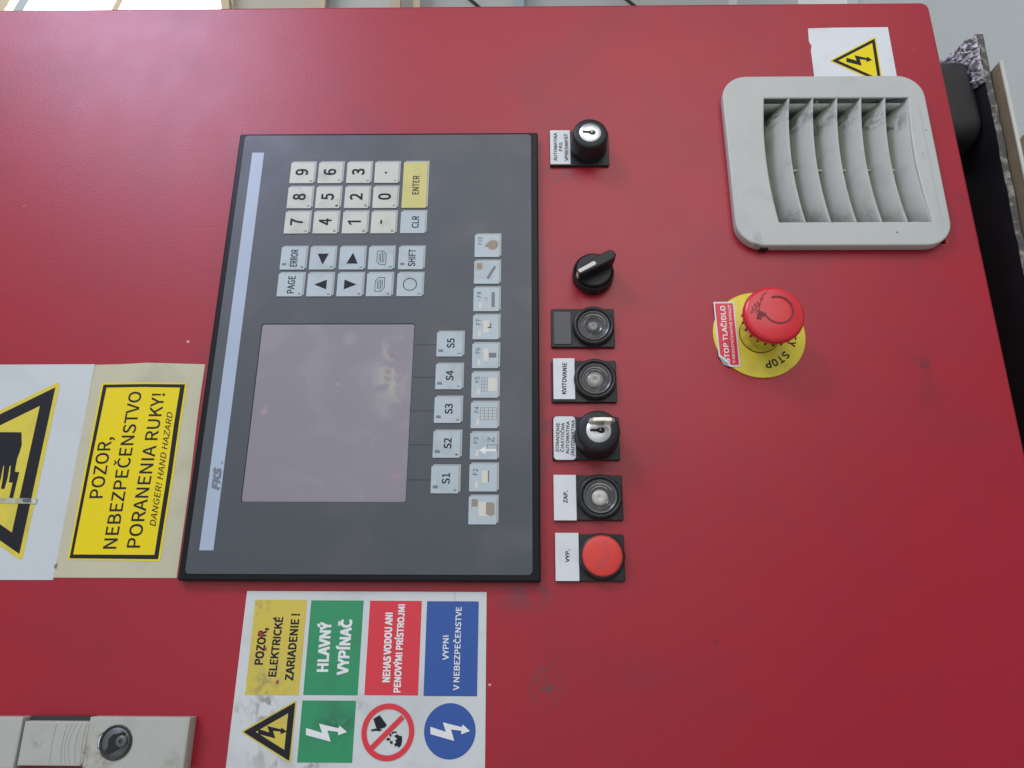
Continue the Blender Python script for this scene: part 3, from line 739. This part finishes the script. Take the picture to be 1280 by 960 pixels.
def kpoly(o, polys, name='legend', mt='ink', w=KW, h=KH, dy=0):
    x, _, z = o['_w']
    return flat(name, [[(x+a*w, z+b*h) for a, b in p] for p in polys], YK-dy, mt, o)
def led(o): kpoly(o, [rect(.20, .74, .28, .90), rect(.30, .74, .38, .90)][0:0]+[rect(.17, .76, .27, .93)], 'led_mark', 'ink_grey')
def bars(px0, pz0, px1, pz1, t):    # thin rectangular frame
    return [rect(px0, pz0, px1, pz0+t), rect(px0, pz1-t, px1, pz1), rect(px0, pz0+t, px0+t, pz1-t), rect(px1-t, pz0+t, px1, pz1-t)]
# measured lower left corners of the grid
col7 = [.2657, .2838, .3040, ]; 
gx = {0: .2186, 1: .2385-.00005, 2: .2657+.0002, 3: .2857, 4: .3058}
gx = {k: v for k, v in gx.items()}
gz = [.1652-.0184-.0200*k for k in range(5)]
gz = [.1466, .1268, .1067, .0870, .0667]
digits = [['7', '8', '9'], ['4', '5', '6'], ['1', '2', '3'], ['-', '0', '.']]
small = [['C', 'D', 'E'], ['H', 'I', 'J'], ['M', 'N', 'O'], ['R', 'S', 'T']]
for r in range(4):
    for c in range(3):
        o = key(gx[2+c], gz[r], 'key_beige'); s = digits[r][c]
        if s == '-': kt(o, '-', .40, .42, .17, .5, .02)
        elif s == '.': kpoly(o, [[(.46+.05*math.cos(i), .56+.05*math.sin(i)) for i in (0, 1.05, 2.1, 3.14, 4.2, 5.25)]])
        elif s == '1': kpoly(o, [[(.47, .30), (.55, .30), (.55, .80), (.49, .80), (.36, .70), (.36, .63), (.47, .70)]])
        else: kt(o, s, .35, .30, .30, .50, .026)
        kt(o, small[r][c], .07, .12, .07, .10, .01, 'small_letter', 'ink')
o = key(gx[2], gz[4], 'key_blue'); kt(o, 'CLR', .22, .30, .52, .27, .02)
o = key(gx[3], gz[4], 'key_yellow', w=.3058-.2857+KW); kt(o, 'ENTER', .28*2.1, .36, .40*2.1, .26, .018)
fun = [[('PAGE', 'A'), ('ERROR', 'B')], [('up', 'F'), ('left', 'G')], [('down', 'K'), ('right', 'L')], [('doc', 'P'), ('doc2', 'Q')], [('circle', 'U'), ('SHIFT', None)]]
for r in range(5):
    for c in range(2):
        o = key(gx[c], gz[r], 'key_blue'); s, sm = fun[r][c]
        if s in ('PAGE', 'ERROR', 'SHIFT'):
            kt(o, s, .12 if s != 'PAGE' else .12, .36, .72, .27, .018)
            if s != 'PAGE': led(o)
        elif s == 'up': kpoly(o, [[(.28, .28), (.68, .28), (.48, .74)]])
        elif s == 'down': kpoly(o, [[(.28, .74), (.68, .74), (.48, .28)]])
        elif s == 'left': kpoly(o, [[(.20, .50), (.66, .30), (.66, .72)]])
        elif s == 'right': kpoly(o, [[(.70, .50), (.24, .30), (.24, .72)]])
        elif s in ('doc', 'doc2'):
            f = (lambda a: a) if s == 'doc' else (lambda a: .96-a)
            pts = [(.20, .68), (.62, .68), (.76, .56), (.76, .34), (.34, .34), (.20, .46)]
            pts = [(f(a), b) for a, b in pts]; segs = list(zip(pts, pts[1:]+pts[:1]))+[((f(.30), .60), (f(.62), .60)), ((f(.28), .54), (f(.68), .54)), ((f(.26), .48), (f(.68), .48)), ((f(.34), .42), (f(.68), .42))]
            polys = []
            for p, q_ in segs:
                A, B = Vector(p), Vector(q_); t_ = (B-A).normalized(); nn = Vector((-t_.y, t_.x))*.011
                polys.append([tuple(A-nn), tuple(B-nn), tuple(B+nn), tuple(A+nn)])
            kpoly(o, polys)
        elif s == 'circle':
            x, _, z = o['_w']; flat('legend', ring(x+.48*KW, z+.52*KH, .23*KW, .26*KW, 32), YK, 'ink', o)
        if sm: kt(o, sm, .07, .12, .07, .10, .01, 'small_letter', 'ink')
# S keys
for i, (u0, u1, v0, v1, sm) in enumerate(((538.8, 575.8, 580.8, 617, 'V'), (540.6, 577.7, 537.3, 572.5, 'W'), (542.5, 578.8, 495, 529, 'X'), (544.4, 579.8, 453.8, 486.9, 'Y'), (546.3, 580.8, 413.8, 446, 'Z'))):
    x = .0892+.02275*i if False else W((u0+u1)/2, v1, YF)[0]; z = W(u1, (v0+v1)/2, YF)[1]
    o = key(x, z, 'key_blue'); kt(o, 'S%d' % (i+1), .32, .36, .38, .27, .022); led(o)
    kt(o, sm, .08, .13, .07, .10, .01, 'small_letter', 'ink')
# F keys
fx_0 = W(604.5, 655.8, YF)[0]; fx_9 = W(611, 321.7, YF)[0]
fzk = (W(623, 637, YF)[1]+W(627, 306, YF)[1])/2
for i in range(10):
    o = key(fx_0+(fx_9-fx_0)*i/9, fzk, 'key_blue')
    if i not in (0, 8): kt(o, 'F%d' % (i+1), .56 if i < 9 else .52, .72, .22 if i < 9 else .32, .16, .008, mt='ink_soft')
    else: kpoly(o, [[(.60, .70), (.84, .70), (.85, .90), (.58, .91)]], 'smudged_legend', 'ink_brown')
    if i in (1, 2, 3, 4, 5, 6, 7): kpoly(o, [rect(.10, .70, .34, .80)], 'worn_patch', 'ink_cream', dy=.00003)
    G = lambda polys, mt='ink_grey', nm='icon': kpoly(o, polys, nm, mt)
    if i == 0: G([rect(.28, .28, .76, .66)], 'ink_cream'); kpoly(o, [[(.34, .14), (.68, .14), (.74, .24), (.74, .42), (.34, .42), (.28, .26)]], 'icon', 'ink_brown', dy=.00005)
    if i == 1: G([rect(.30, .36, .72, .58)], 'ink_cream'); G([rect(.33, .33, .72, .37)])
    if i == 2:
        G([[(.28, .10), (.36, .10), (.36, .46), (.46, .46), (.32, .70), (.18, .46), (.28, .46)]], 'ink_white'); kt(o, 'Z', .60, .18, .18, .22, .01, 'icon', 'ink_grey')
        G([rect(.30, .06, .52, .085), rect(.50, .06, .52, .42), rect(.42, .40, .52, .42)])
    if i == 3: G([rect(.30+.11*k, .10, .31+.11*k, .66) for k in range(5)]+[rect(.30, .10+.14*k, .75, .115+.14*k) for k in range(5)], 'ink_brown')
    if i == 4: G([rect(.24, .10, .74, .42)], 'ink_cream'); G([rect(.24+.125*k, .44, .25+.125*k, .66) for k in range(5)]+[rect(.24, .44+.1*k, .75, .45+.1*k) for k in range(3)])
    if i == 5: G([rect(.26, .42, .74, .60)], 'ink_cream'); G([rect(.40, .14, .58, .40)])
    if i == 6: G([rect(.26, .42, .74, .62)], 'ink_cream'); G([rect(.44, .34, .62, .37), rect(.44, .37, .48, .46)], 'ink')
    if i == 7: G([rect(.16, .22, .76, .34)]); G([rect(.52, .46, .54, .66), rect(.40, .52, .54, .54)], 'ink_brown')
    if i == 8: G([[(.18, .46), (.24, .54), (.74, .26), (.68, .18)]])
    if i == 9: kpoly(o, [[(.30+.0, .30), (.36, .18), (.52, .10), (.66, .14), (.72, .30), (.66, .46), (.52, .58), (.40, .62), (.42, .50), (.32, .44)]], 'grime_blot', 'ink_brown')

# ================================================================== pushbuttons and switches
def holder(parent, u0, v0, u1, v1, th=.0022):
    x0, z0, x1, z1 = prect(u0, v0, u1, v1, -th)
    return plate('holder_plate', [rrect(x0, z0, x1, z1, .0010, 3)], -th, 0, 'black', parent, bev=.0005, res=2)
def legend_plate(parent, u0, v0, u1, v1, lines, th=.0030, rad=.0003, mt='label', bold=.008):
    x0, z0, x1, z1 = prect(u0, v0, u1, v1, -th)
    o = plate('legend_plate', [rrect(x0, z0, x1, z1, rad, 4)], -th, -.0015, mt, parent, bev=.0001, res=1)
    if lines: lettering('lettering', lines, -th-.00012, 'ink', o)
    return o
def at(u, v, y): x, z = W(u, v, y); return x, z
def push_button(label, hold, plate_uv, lines, cen, lens, group='push buttons in the row beside the panel', red=False, rad=.0003):
    t = thing('push_button', label, 'push button', (*W(cen[0], cen[1], 0)[:1], 0, W(cen[0], cen[1], 0)[1]), group)
    holder(t, *hold)
    if plate_uv: legend_plate(t, *plate_uv, lines, rad=rad)
    x, z = at(*cen, -.006)
    R = .0136
    lathe('collar', [(R, .002), (R, .0048), (R-.0006, .0058), (R-.0014, .0062), (R-.0022, .0060), (R-.0028, .0052), (R-.0030, .003)], x, z, 0, 'black_gloss', t)
    r = R-.0031
    if red:
        r = .0119
        lathe('cap', [(r, .003), (r, .0066), (r-.0004, .0071), (r-.001, .0073), (r*.5, .0076), (0, .0077)], x, z, 0, 'button_red', t)
    else:
        ln = lathe('lens', [(r, .003), (r, .0050), (r-.0005, .0054), (r-.0014, .0052), (r-.0020, .0044), (r-.0030, .0046), (r-.0036, .0040), (r-.0046, .0043), (r-.0056, .0036), (0, .0034)], x, z, 0, ['lens', 'lens_rim'], t, mats=[1, 1, 1, 0, 0, 1, 0, 0, 0])
        rd = {'dim': .0040, 'mid': .0056, 'bright': .0050}[lens]
        xo, zo = x-.0006, z+.0002
        lathe('diffuser', [(rd, .0036), (rd*.9, .0045), (rd*.6, .0052), (rd*.25, .0050), (0, .0047)], xo, zo, 0, {'dim': 'diffuser_dim', 'mid': 'diffuser_mid', 'bright': 'diffuser'}[lens], ln, n=32)
    return t
GP = 'clear lens push buttons beside the panel'
t = push_button('push button with dim clear lens and blank black insert, below the black selector knob', (689, 386, 768, 434), None, None, (742.3, 405.8), 'dim', GP)
x0, z0, x1, z1 = prect(692, 389.5, 714, 430.5, -.0024)
ip = plate('blank_insert', [rrect(x0, z0, x1, z1, .0012, 4)], -.0027, -.0015, 'insert', t, bev=.0003, res=2)
push_button('clear lens push button labelled KVITOVANIE', (689.5, 450.8, 770.7, 502.8), (691.7, 447.8, 718.5, 498.8), [('KVITOVANIE', (708.0, 492.7), (708.6, 453.2), 5.6, .030, 0)], (744.3, 472.6), 'mid', GP)
push_button('clear lens push button labelled ZAP.', (692.5, 594, 778.5, 650.3), (692.2, 593.5, 720.4, 650.4), [('ZAP.', (709.5, 628.8), (709.7, 613.3), 5.4, .030, 0)], (750.6, 620), 'bright', GP)
push_button('flat red push button labelled VYP.', (694, 667.5, 780.7, 726.8), (694.2, 666, 723.7, 726.2), [('VYP.', (712, 702.8), (711.9, 686.7), 5.3, .030, 0)], (752.9, 695), 'red', 'push buttons in the row beside the panel', red=True)

# key switch without key
KY = -.019
def key_switch(label, hold, plate_uv, lines, cen, r_px, group, turned=0.0, rad=.0003, bold=.008):
    x, z = at(*cen, KY)
    t = thing('key_switch', label, 'key switch', (x, 0, z), group)
    holder(t, *hold); legend_plate(t, *plate_uv, lines, rad=rad)
    r = r_px
    lathe('knob', [(r+.0006, .002), (r+.0006, .004), (r+.0002, .0055), (r, .0165), (r-.0005, .0182), (r-.0016, .019), (.0079, .019), (.0077, .0186), (.0076, .017)], x, z, 0, 'black', t)
    lk = lathe('lock_face', [(.0076, .0170), (.0076, .0193), (.0071, .0197), (.003, .0197), (0, .0197)], x, z, 0, 'steel', t)
    ca, sa = math.cos(turned), math.sin(turned)
    sl = [(-.0042, -.0006), (-.0008, -.0007), (.0008, -.0016), (.0026, -.0013), (.0031, .0002), (.0022, .0013), (.0004, .0012), (-.0012, .0006), (-.0042, .0006)]
    flat('keyhole', [[(x+1.25*(a*ca-b*sa), z+1.25*(a*sa+b*ca)) for a, b in sl]], -.0199, 'hole', lk)
    flat('keyway_glint', [[(x+a*ca-b*sa, z+a*sa+b*ca) for a, b in ((.0004, .0001), (.0014, -.0003), (.0016, .0004), (.0008, .0007))]], -.0200, 'steel', lk)
    return t, x, z
GK = 'lock switches with steel faces'
key_switch('black key switch without key, labelled AUTOMATIKA PÁS, top of the row', (687.5, 163.5, 761, 207), (687.8, 162.8, 712.8, 205),
           [('AUTOMATIKA', (696.6, 201), (696.4, 166), 4.4, .022, 0), ('PÁS', (703, 189), (703, 178), 4.2, .022, 0), ('VPREDMPÄŤ', (710.3, 201), (710.1, 167), 4.4, .022, 0)],
           (737.7, 166), .0124, GK, turned=R_(-95))
t, kx, kz = key_switch('black key switch with key inserted, labelled ZORADENIE', (690.5, 521, 774.5, 575), (692, 520.5, 719.6, 574.6),
           [('ZORADENIE', (698.6, 565), (699.6, 528.5), 4.2, .022, 0), ('ČIASTOČNA', (704.9, 565), (705.7, 528.5), 4.2, .022, 0), ('AUTOMATIKA', (711.2, 567.5), (711.9, 526.5), 4.2, .022, 0), ('/AUTOMATIKA', (717.7, 570), (718.4, 524.8), 4.2, .022, 0)],
           (748.3, 538), .0133, GK, turned=R_(-90), rad=.0022)
# the key: a bow standing out of the lock, seen nearly edge on
bm = bmesh.new()
prof = [(-.0022, 0), (.0022, 0), (.0022, .004), (.0080, .0055), (.0100, .0095), (.0098, .0175), (.0070, .0215), (0, .0228), (-.0070, .0215), (-.0098, .0175), (-.0100, .0095), (-.0080, .0055), (-.0022, .004)]
th = .0011
kx2, kz2 = kx+.0035, kz-.0002
A = [bm.verts.new((kx2-th, -.0195-h*.55, kz2-w*.78-.001)) for w, h in prof]; B = [bm.verts.new((kx2+th, -.0195-h*.55, kz2-w*.78-.001)) for w, h in prof]
bm.faces.new(A); bm.faces.new(B[::-1])
for i in range(len(prof)): bm.faces.new((A[i], B[i], B[(i+1) % len(prof)], A[(i+1) % len(prof)]))
bmesh.ops.recalc_face_normals(bm, faces=bm.faces)
bmesh.ops.bevel(bm, geom=[e_ for e_ in bm.edges], offset=.0003, segments=2, affect='EDGES')
me = bpy.data.meshes.new('key_in_lock'); bm.to_mesh(me); bm.free()
ko = link('lock_key', me, 'steel_key', None, (kx2, -.0195, kz2)); tag(ko, 'worn metal key standing in the ZORADENIE lock switch', 'key')

# black rotary selector
sx_, sz_ = at(742.3, 345, -.002)
sel = thing('selector_knob', 'black rotary selector knob with white pointer and no label plate', 'selector knob', (sx_, 0, sz_))
cx_, cz_ = at(742.5, 336.5, -.011)
lathe('collar', [(.0138, 0), (.0138, .0065), (.0135, .0078), (.0128, .0084), (.0122, .0080), (.0120, .0072)], cx_, cz_, 0, 'black', sel)
lathe('dial', [(.0120, .006), (.0119, .0098), (.0112, .0106), (.006, .0108), (0, .0108)], cx_, cz_, 0, 'black', sel)
ga, gb = Vector(W(724, 339.5, -.019)), Vector(W(766, 317, -.019)); t_ = (gb-ga).normalized(); n_ = Vector((-t_.y, t_.x)); Lg = (gb-ga).length
gc = Vector((cx_, cz_)); s0 = -.0128; 
def gp(a, b): q = gc+t_*a+n_*b; return (q.x, q.y)
out = [gp(-.0132, -.0024), gp(-.008, -.0030), (gp(0, -.0034)), gp(.008, -.0038), gp(.0128, -.0036), gp(.0150, -.0018), gp(.0152, .0010), gp(.0134, .0034), gp(.008, .0038), gp(0, .0034), gp(-.008, .0030), gp(-.0132, .0024)]
hd = plate('handle', [out], -.0205, -.0105, 'black', sel, bev=.0009, res=3)
flat('pointer_mark', [[gp(-.0126, -.0012), gp(-.0008, -.0014), gp(.0002, -.0008), gp(.0002, .0008), gp(-.0008, .0014), gp(-.0126, .0012)]], -.0207, 'ink_cream', hd)
me = bpy.data.meshes.new('pointer_end'); pts = [gp(-.01335, -.0012), gp(-.01335, .0012)]
me.from_pydata([(pts[0][0], -.0198, pts[0][1]), (pts[1][0], -.0198, pts[1][1]), (pts[1][0], -.0125, pts[1][1]), (pts[0][0], -.0125, pts[0][1])], [], [(0, 1, 2, 3)])
link('pointer_end', me, 'ink_cream', hd, PL(hd))

# ================================================================== emergency stop
ex, ez = W(949, 418, -.001)
est = thing('emergency_stop', 'red mushroom emergency stop on a round yellow disc', 'emergency button', (ex, 0, ez))
RD = .0300
lathe('disc', [(RD, 0), (RD, .0010), (RD-.0004, .0013), (.0102, .0013)], ex, ez, 0, 'disc', est, n=72)
lathe('neck', [(.0128, .0012), (.0128, .0026), (.0122, .0034), (.0104, .0036), (.0100, .0042), (.0100, .0120), (.0094, .0124), (.0092, .0210)], ex, ez, 0, 'collar', est)
lathe('neck_groove', [(.0132, .0013), (.0132, .0016), (.0127, .0016)], ex, ez, 0, 'hole', est)
mx, mz = W(969, 391, -.031)
cap_o = lathe('mushroom_cap', [(.009, .0195), (.0150, .0205), (.0176, .0225), (.0188, .0255), (.0190, .0272), (.0186, .0288), (.0176, .0298), (.0160, .0303), (.008, .0308), (0, .0309)], mx, mz, 0, 'mushroom', est, n=72)
# grip notches round the skirt of the cap
for k in range(22):
    a_ = 2*math.pi*k/22
    p = Vector((mx+.0166*math.cos(a_), mz+.0166*math.sin(a_)))
    if k == 0:
        nb = box('grip_notch', mx+.0158, mx+.0182, -.0232, -.0203, mz-.0006, mz+.0006, 'groove_red', cap_o)
        nb.data.transform(Matrix.Translation(-(Vector((mx, 0, mz))-PL(est)))); nb.location = Vector((mx, 0, mz))-PL(est); nm_ = nb.data
    else:
        q = bpy.data.objects.new('grip_notch', nm_); C.objects.link(q); q.parent = cap_o; q.location = nb.location; q.rotation_euler = (0, -a_, 0)
YC = -.03115
rr_ = .0093
c2 = (mx+.0004, mz-.0018)
px2w = lambda x, y: W(860+x/6, 330+y/6, YC)
cxz = px2w(680, 340)
aS = math.atan2(px2w(618, 232)[1]-cxz[1], px2w(618, 232)[0]-cxz[0]); aE = math.atan2(px2w(575, 400)[1]-cxz[1], px2w(575, 400)[0]-cxz[0])
r_a = .0090
if aE > aS: aE -= 2*math.pi
flat('arrow_groove', ring(*cxz, r_a-.0005, r_a+.0005, 40, aE, aS) if aE < aS else [], YC, 'groove_red', cap_o)
flat('arrow_head', [[px2w(*q) for q in ((515, 405), (530, 345), (590, 372), (585, 395), (562, 385), (550, 412))]], YC-.00005, 'groove_red', cap_o)
sc = []
for pts in ([(478, 350), (492, 330), (482, 318)], [(500, 345), (515, 322), (498, 300), (520, 296)], [(520, 315), (538, 300), (520, 278)], [(535, 325), (552, 270), (540, 250)], [(550, 265), (566, 250), (556, 228)], [(566, 225), (590, 208)], [(470, 362), (490, 358)], [(505, 360), (540, 330)]):
    for p, q in zip(pts, pts[1:]):
        A_, B_ = Vector(px2w(*p)), Vector(px2w(*q)); t3 = (B_-A_).normalized(); n3 = Vector((-t3.y, t3.x))*.00022
        sc.append([tuple(A_-n3), tuple(B_-n3), tuple(B_+n3), tuple(A_+n3)])
flat('scribble', sc, YC, 'groove_red', cap_o)
# circular lettering, tops outward
word = 'EMERGENCY STOP'; L_ = []
for i, ch in enumerate(word):
    if ch == ' ': continue
    an = R_(-96-12.4*(i-7)); rb_ = .0188; ww = .0038
    pc = Vector((ex+rb_*math.cos(an), ez+rb_*math.sin(an))); tt = Vector((math.sin(an), -math.cos(an)))
    L_.append((ch, tuple(pc-tt*ww/2), tuple(pc+tt*ww/2), .0052, .030, 0))
lettering('lettering', L_, -.00142, 'ink', est, world=True)
# red sticker on the disc
ss = PX([(891.7, 377.5), (917.5, 377.2), (925.7, 458), (912.5, 458.4), (909, 453), (901.5, 447), (898.3, 445)], -.0016)
xs = [p[0] for p in ss]; zs = [p[1] for p in ss]
sst = thing('stop_sticker', 'small red STOP TLAČIDLO sticker with folded corner on the yellow disc', 'sticker', (sum(xs)/len(xs), -.0013, min(zs)))
plate('backing', [ss], -.0017, -.00135, 'label', sst)
sr = PX([(893.6, 379.3), (916, 379.0), (923.8, 456), (913.5, 456.5), (910.5, 451.5), (902.5, 445), (900.2, 443.5)], -.00178)
flat('red_field', [sr], -.00178, 'sign_red', sst)
lettering('lettering', [('STOP TLAČIDLO', (912.6, 453.3), (906.2, 382), 6.4, .035, 0), ('V NEBEZPEČENSTVE VYPNÚŤ', (919.3, 453.7), (913.3, 381), 3.2, .02, 0)], -.00186, 'ink_white', sst)
fl = PX([(898.3, 445), (901.5, 447), (909, 453), (912.5, 458.4), (905, 455)], -.0016)
me = bpy.data.meshes.new('folded_corner'); yy = [-.0016, -.0016, -.0016, -.0016, -.0004]
me.from_pydata([(x, y, z) for (x, z), y in zip(fl, yy)], [], [(0, 1, 2, 3, 4)]); link('folded_corner', me, 'key_back', sst, PL(sst))

# ================================================================== door latch (part of the cabinet)
YL = -.010
def lrect(pts): return PX(pts, YL)
xb0 = W(120, 962, YL)[0]; xb1 = W(160, 896.5, YL)[0]
zr = W(233.5, 928, YL)[1]; zm = W(107.5, 928, YL)[1]; zl = W(24.5, 928, YL)[1]
lt = plate('latch', [rrect(xb0, zm, xb1, zr, .0004, 2)][:1] if False else [[(xb0, zm), (xb0, zr), (xb1, zr), (xb1, zm)][::-1]], YL, 0, 'latch', cab, bev=.0007, res=2)
cz = W(219, 928, YL)[1]
flat('bevel_strip', [rect(xb0+.0008, zr+.0008, xb1-.0008, cz)], YL-.0001, 'key_back', lt)
bpy.data.objects[lt.name].children[0].data.materials[0] = M['latch']
xl0, xl1 = W(70, 957.5, YL+.001)[0], W(70, 901.8, YL+.001)[0]
plate('lever', [[(xl0, zm+.0003), (xl1, zm+.0003), (xl1, zl-.0003), (xl0, zl-.0003)]], YL+.0008, -.002, 'latch', lt, bev=.0006, res=2)
plate('recess', [[(xb0+.0005, zm), (xb1-.0002, zm), (xb1-.0002, zl), (xb0+.0005, zl)]], -.0035, 0, 'latch_dark', lt)
plate('end_block', [[(xb0, zl+.0008), (xb1-.0004, zl+.0008), (xb1-.0004, zl+.09), (xb0, zl+.09)]], YL, 0, 'latch', lt, bev=.0007, res=2)
for u_, bw, y_ in ((80, .0012, 0), (86, .0022, 0), (91.5, .0026, 0), (98, .0018, 0), (104, .0006, 0), (66, .0006, 0)):      # mould lines across the lever
    z_ = W(u_, 928, YL)[1]; pr_ = []
    for k_ in range(12):
        a_, b_ = k_/12, (k_+1)/12; f_ = lambda q: z_+bw*(1-(2*q-1)**2)
        xa_, xb_ = xl0+.001+(xl1-xl0-.002)*a_, xl0+.001+(xl1-xl0-.002)*b_
        pr_.append([(xa_, f_(a_)), (xb_, f_(b_)), (xb_, f_(b_)+.00022), (xa_, f_(a_)+.00022)])
    flat('mould_line', pr_, YL+.00065, 'scratch', lt)
lx, lz = W(145, 928, YL)
lathe('lock_ring', [(.0090, .0098), (.0090, .0106), (.0084, .0110), (.0078, .0106), (.0076, .0092)], lx, lz, 0, 'latch_dark', lt)
lathe('lock_cylinder', [(.0077, .0090), (.0077, .0102), (.0074, .0105), (0, .0106)], lx, lz, 0, 'lock_grey', lt)
c8 = lambda x, y: W(100+x/8, 880+y/8, -.0109)
flat('keyway', [[c8(*q) for q in ((240, 480), (275, 440), (285, 350), (330, 305), (400, 290), (430, 275), (462, 295), (450, 320), (395, 330), (370, 370), (395, 425), (410, 440), (350, 475), (290, 505), (262, 500))]], -.0109, 'hole', lt)
xk, zk = c8(425, 370)
lathe('lock_pin', [(.0030, .0108), (.0030, .0125), (.0024, .0130), (.0012, .0130), (.0009, .0118), (0, .0118)], xk, zk, 0, 'lock_grey', lt, n=24)
arc_c = c8(340, 385)
aa = [c8(*q) for q in ((225, 283), (185, 320), (163, 380), (168, 440), (190, 468), (212, 455), (212, 400), (222, 340), (243, 295))]
flat('flap_edge', [aa], YL-.0001, 'latch_dark', lt)
ci = Vector((sum(p[0] for p in aa)/9, sum(p[1] for p in aa)/9))
flat('flap', [[tuple(ci+(Vector(p)-ci)*.84) for p in aa]], YL-.0002, 'label', lt)

for o in bpy.data.objects:
    if '_w' in o: del o['_w']
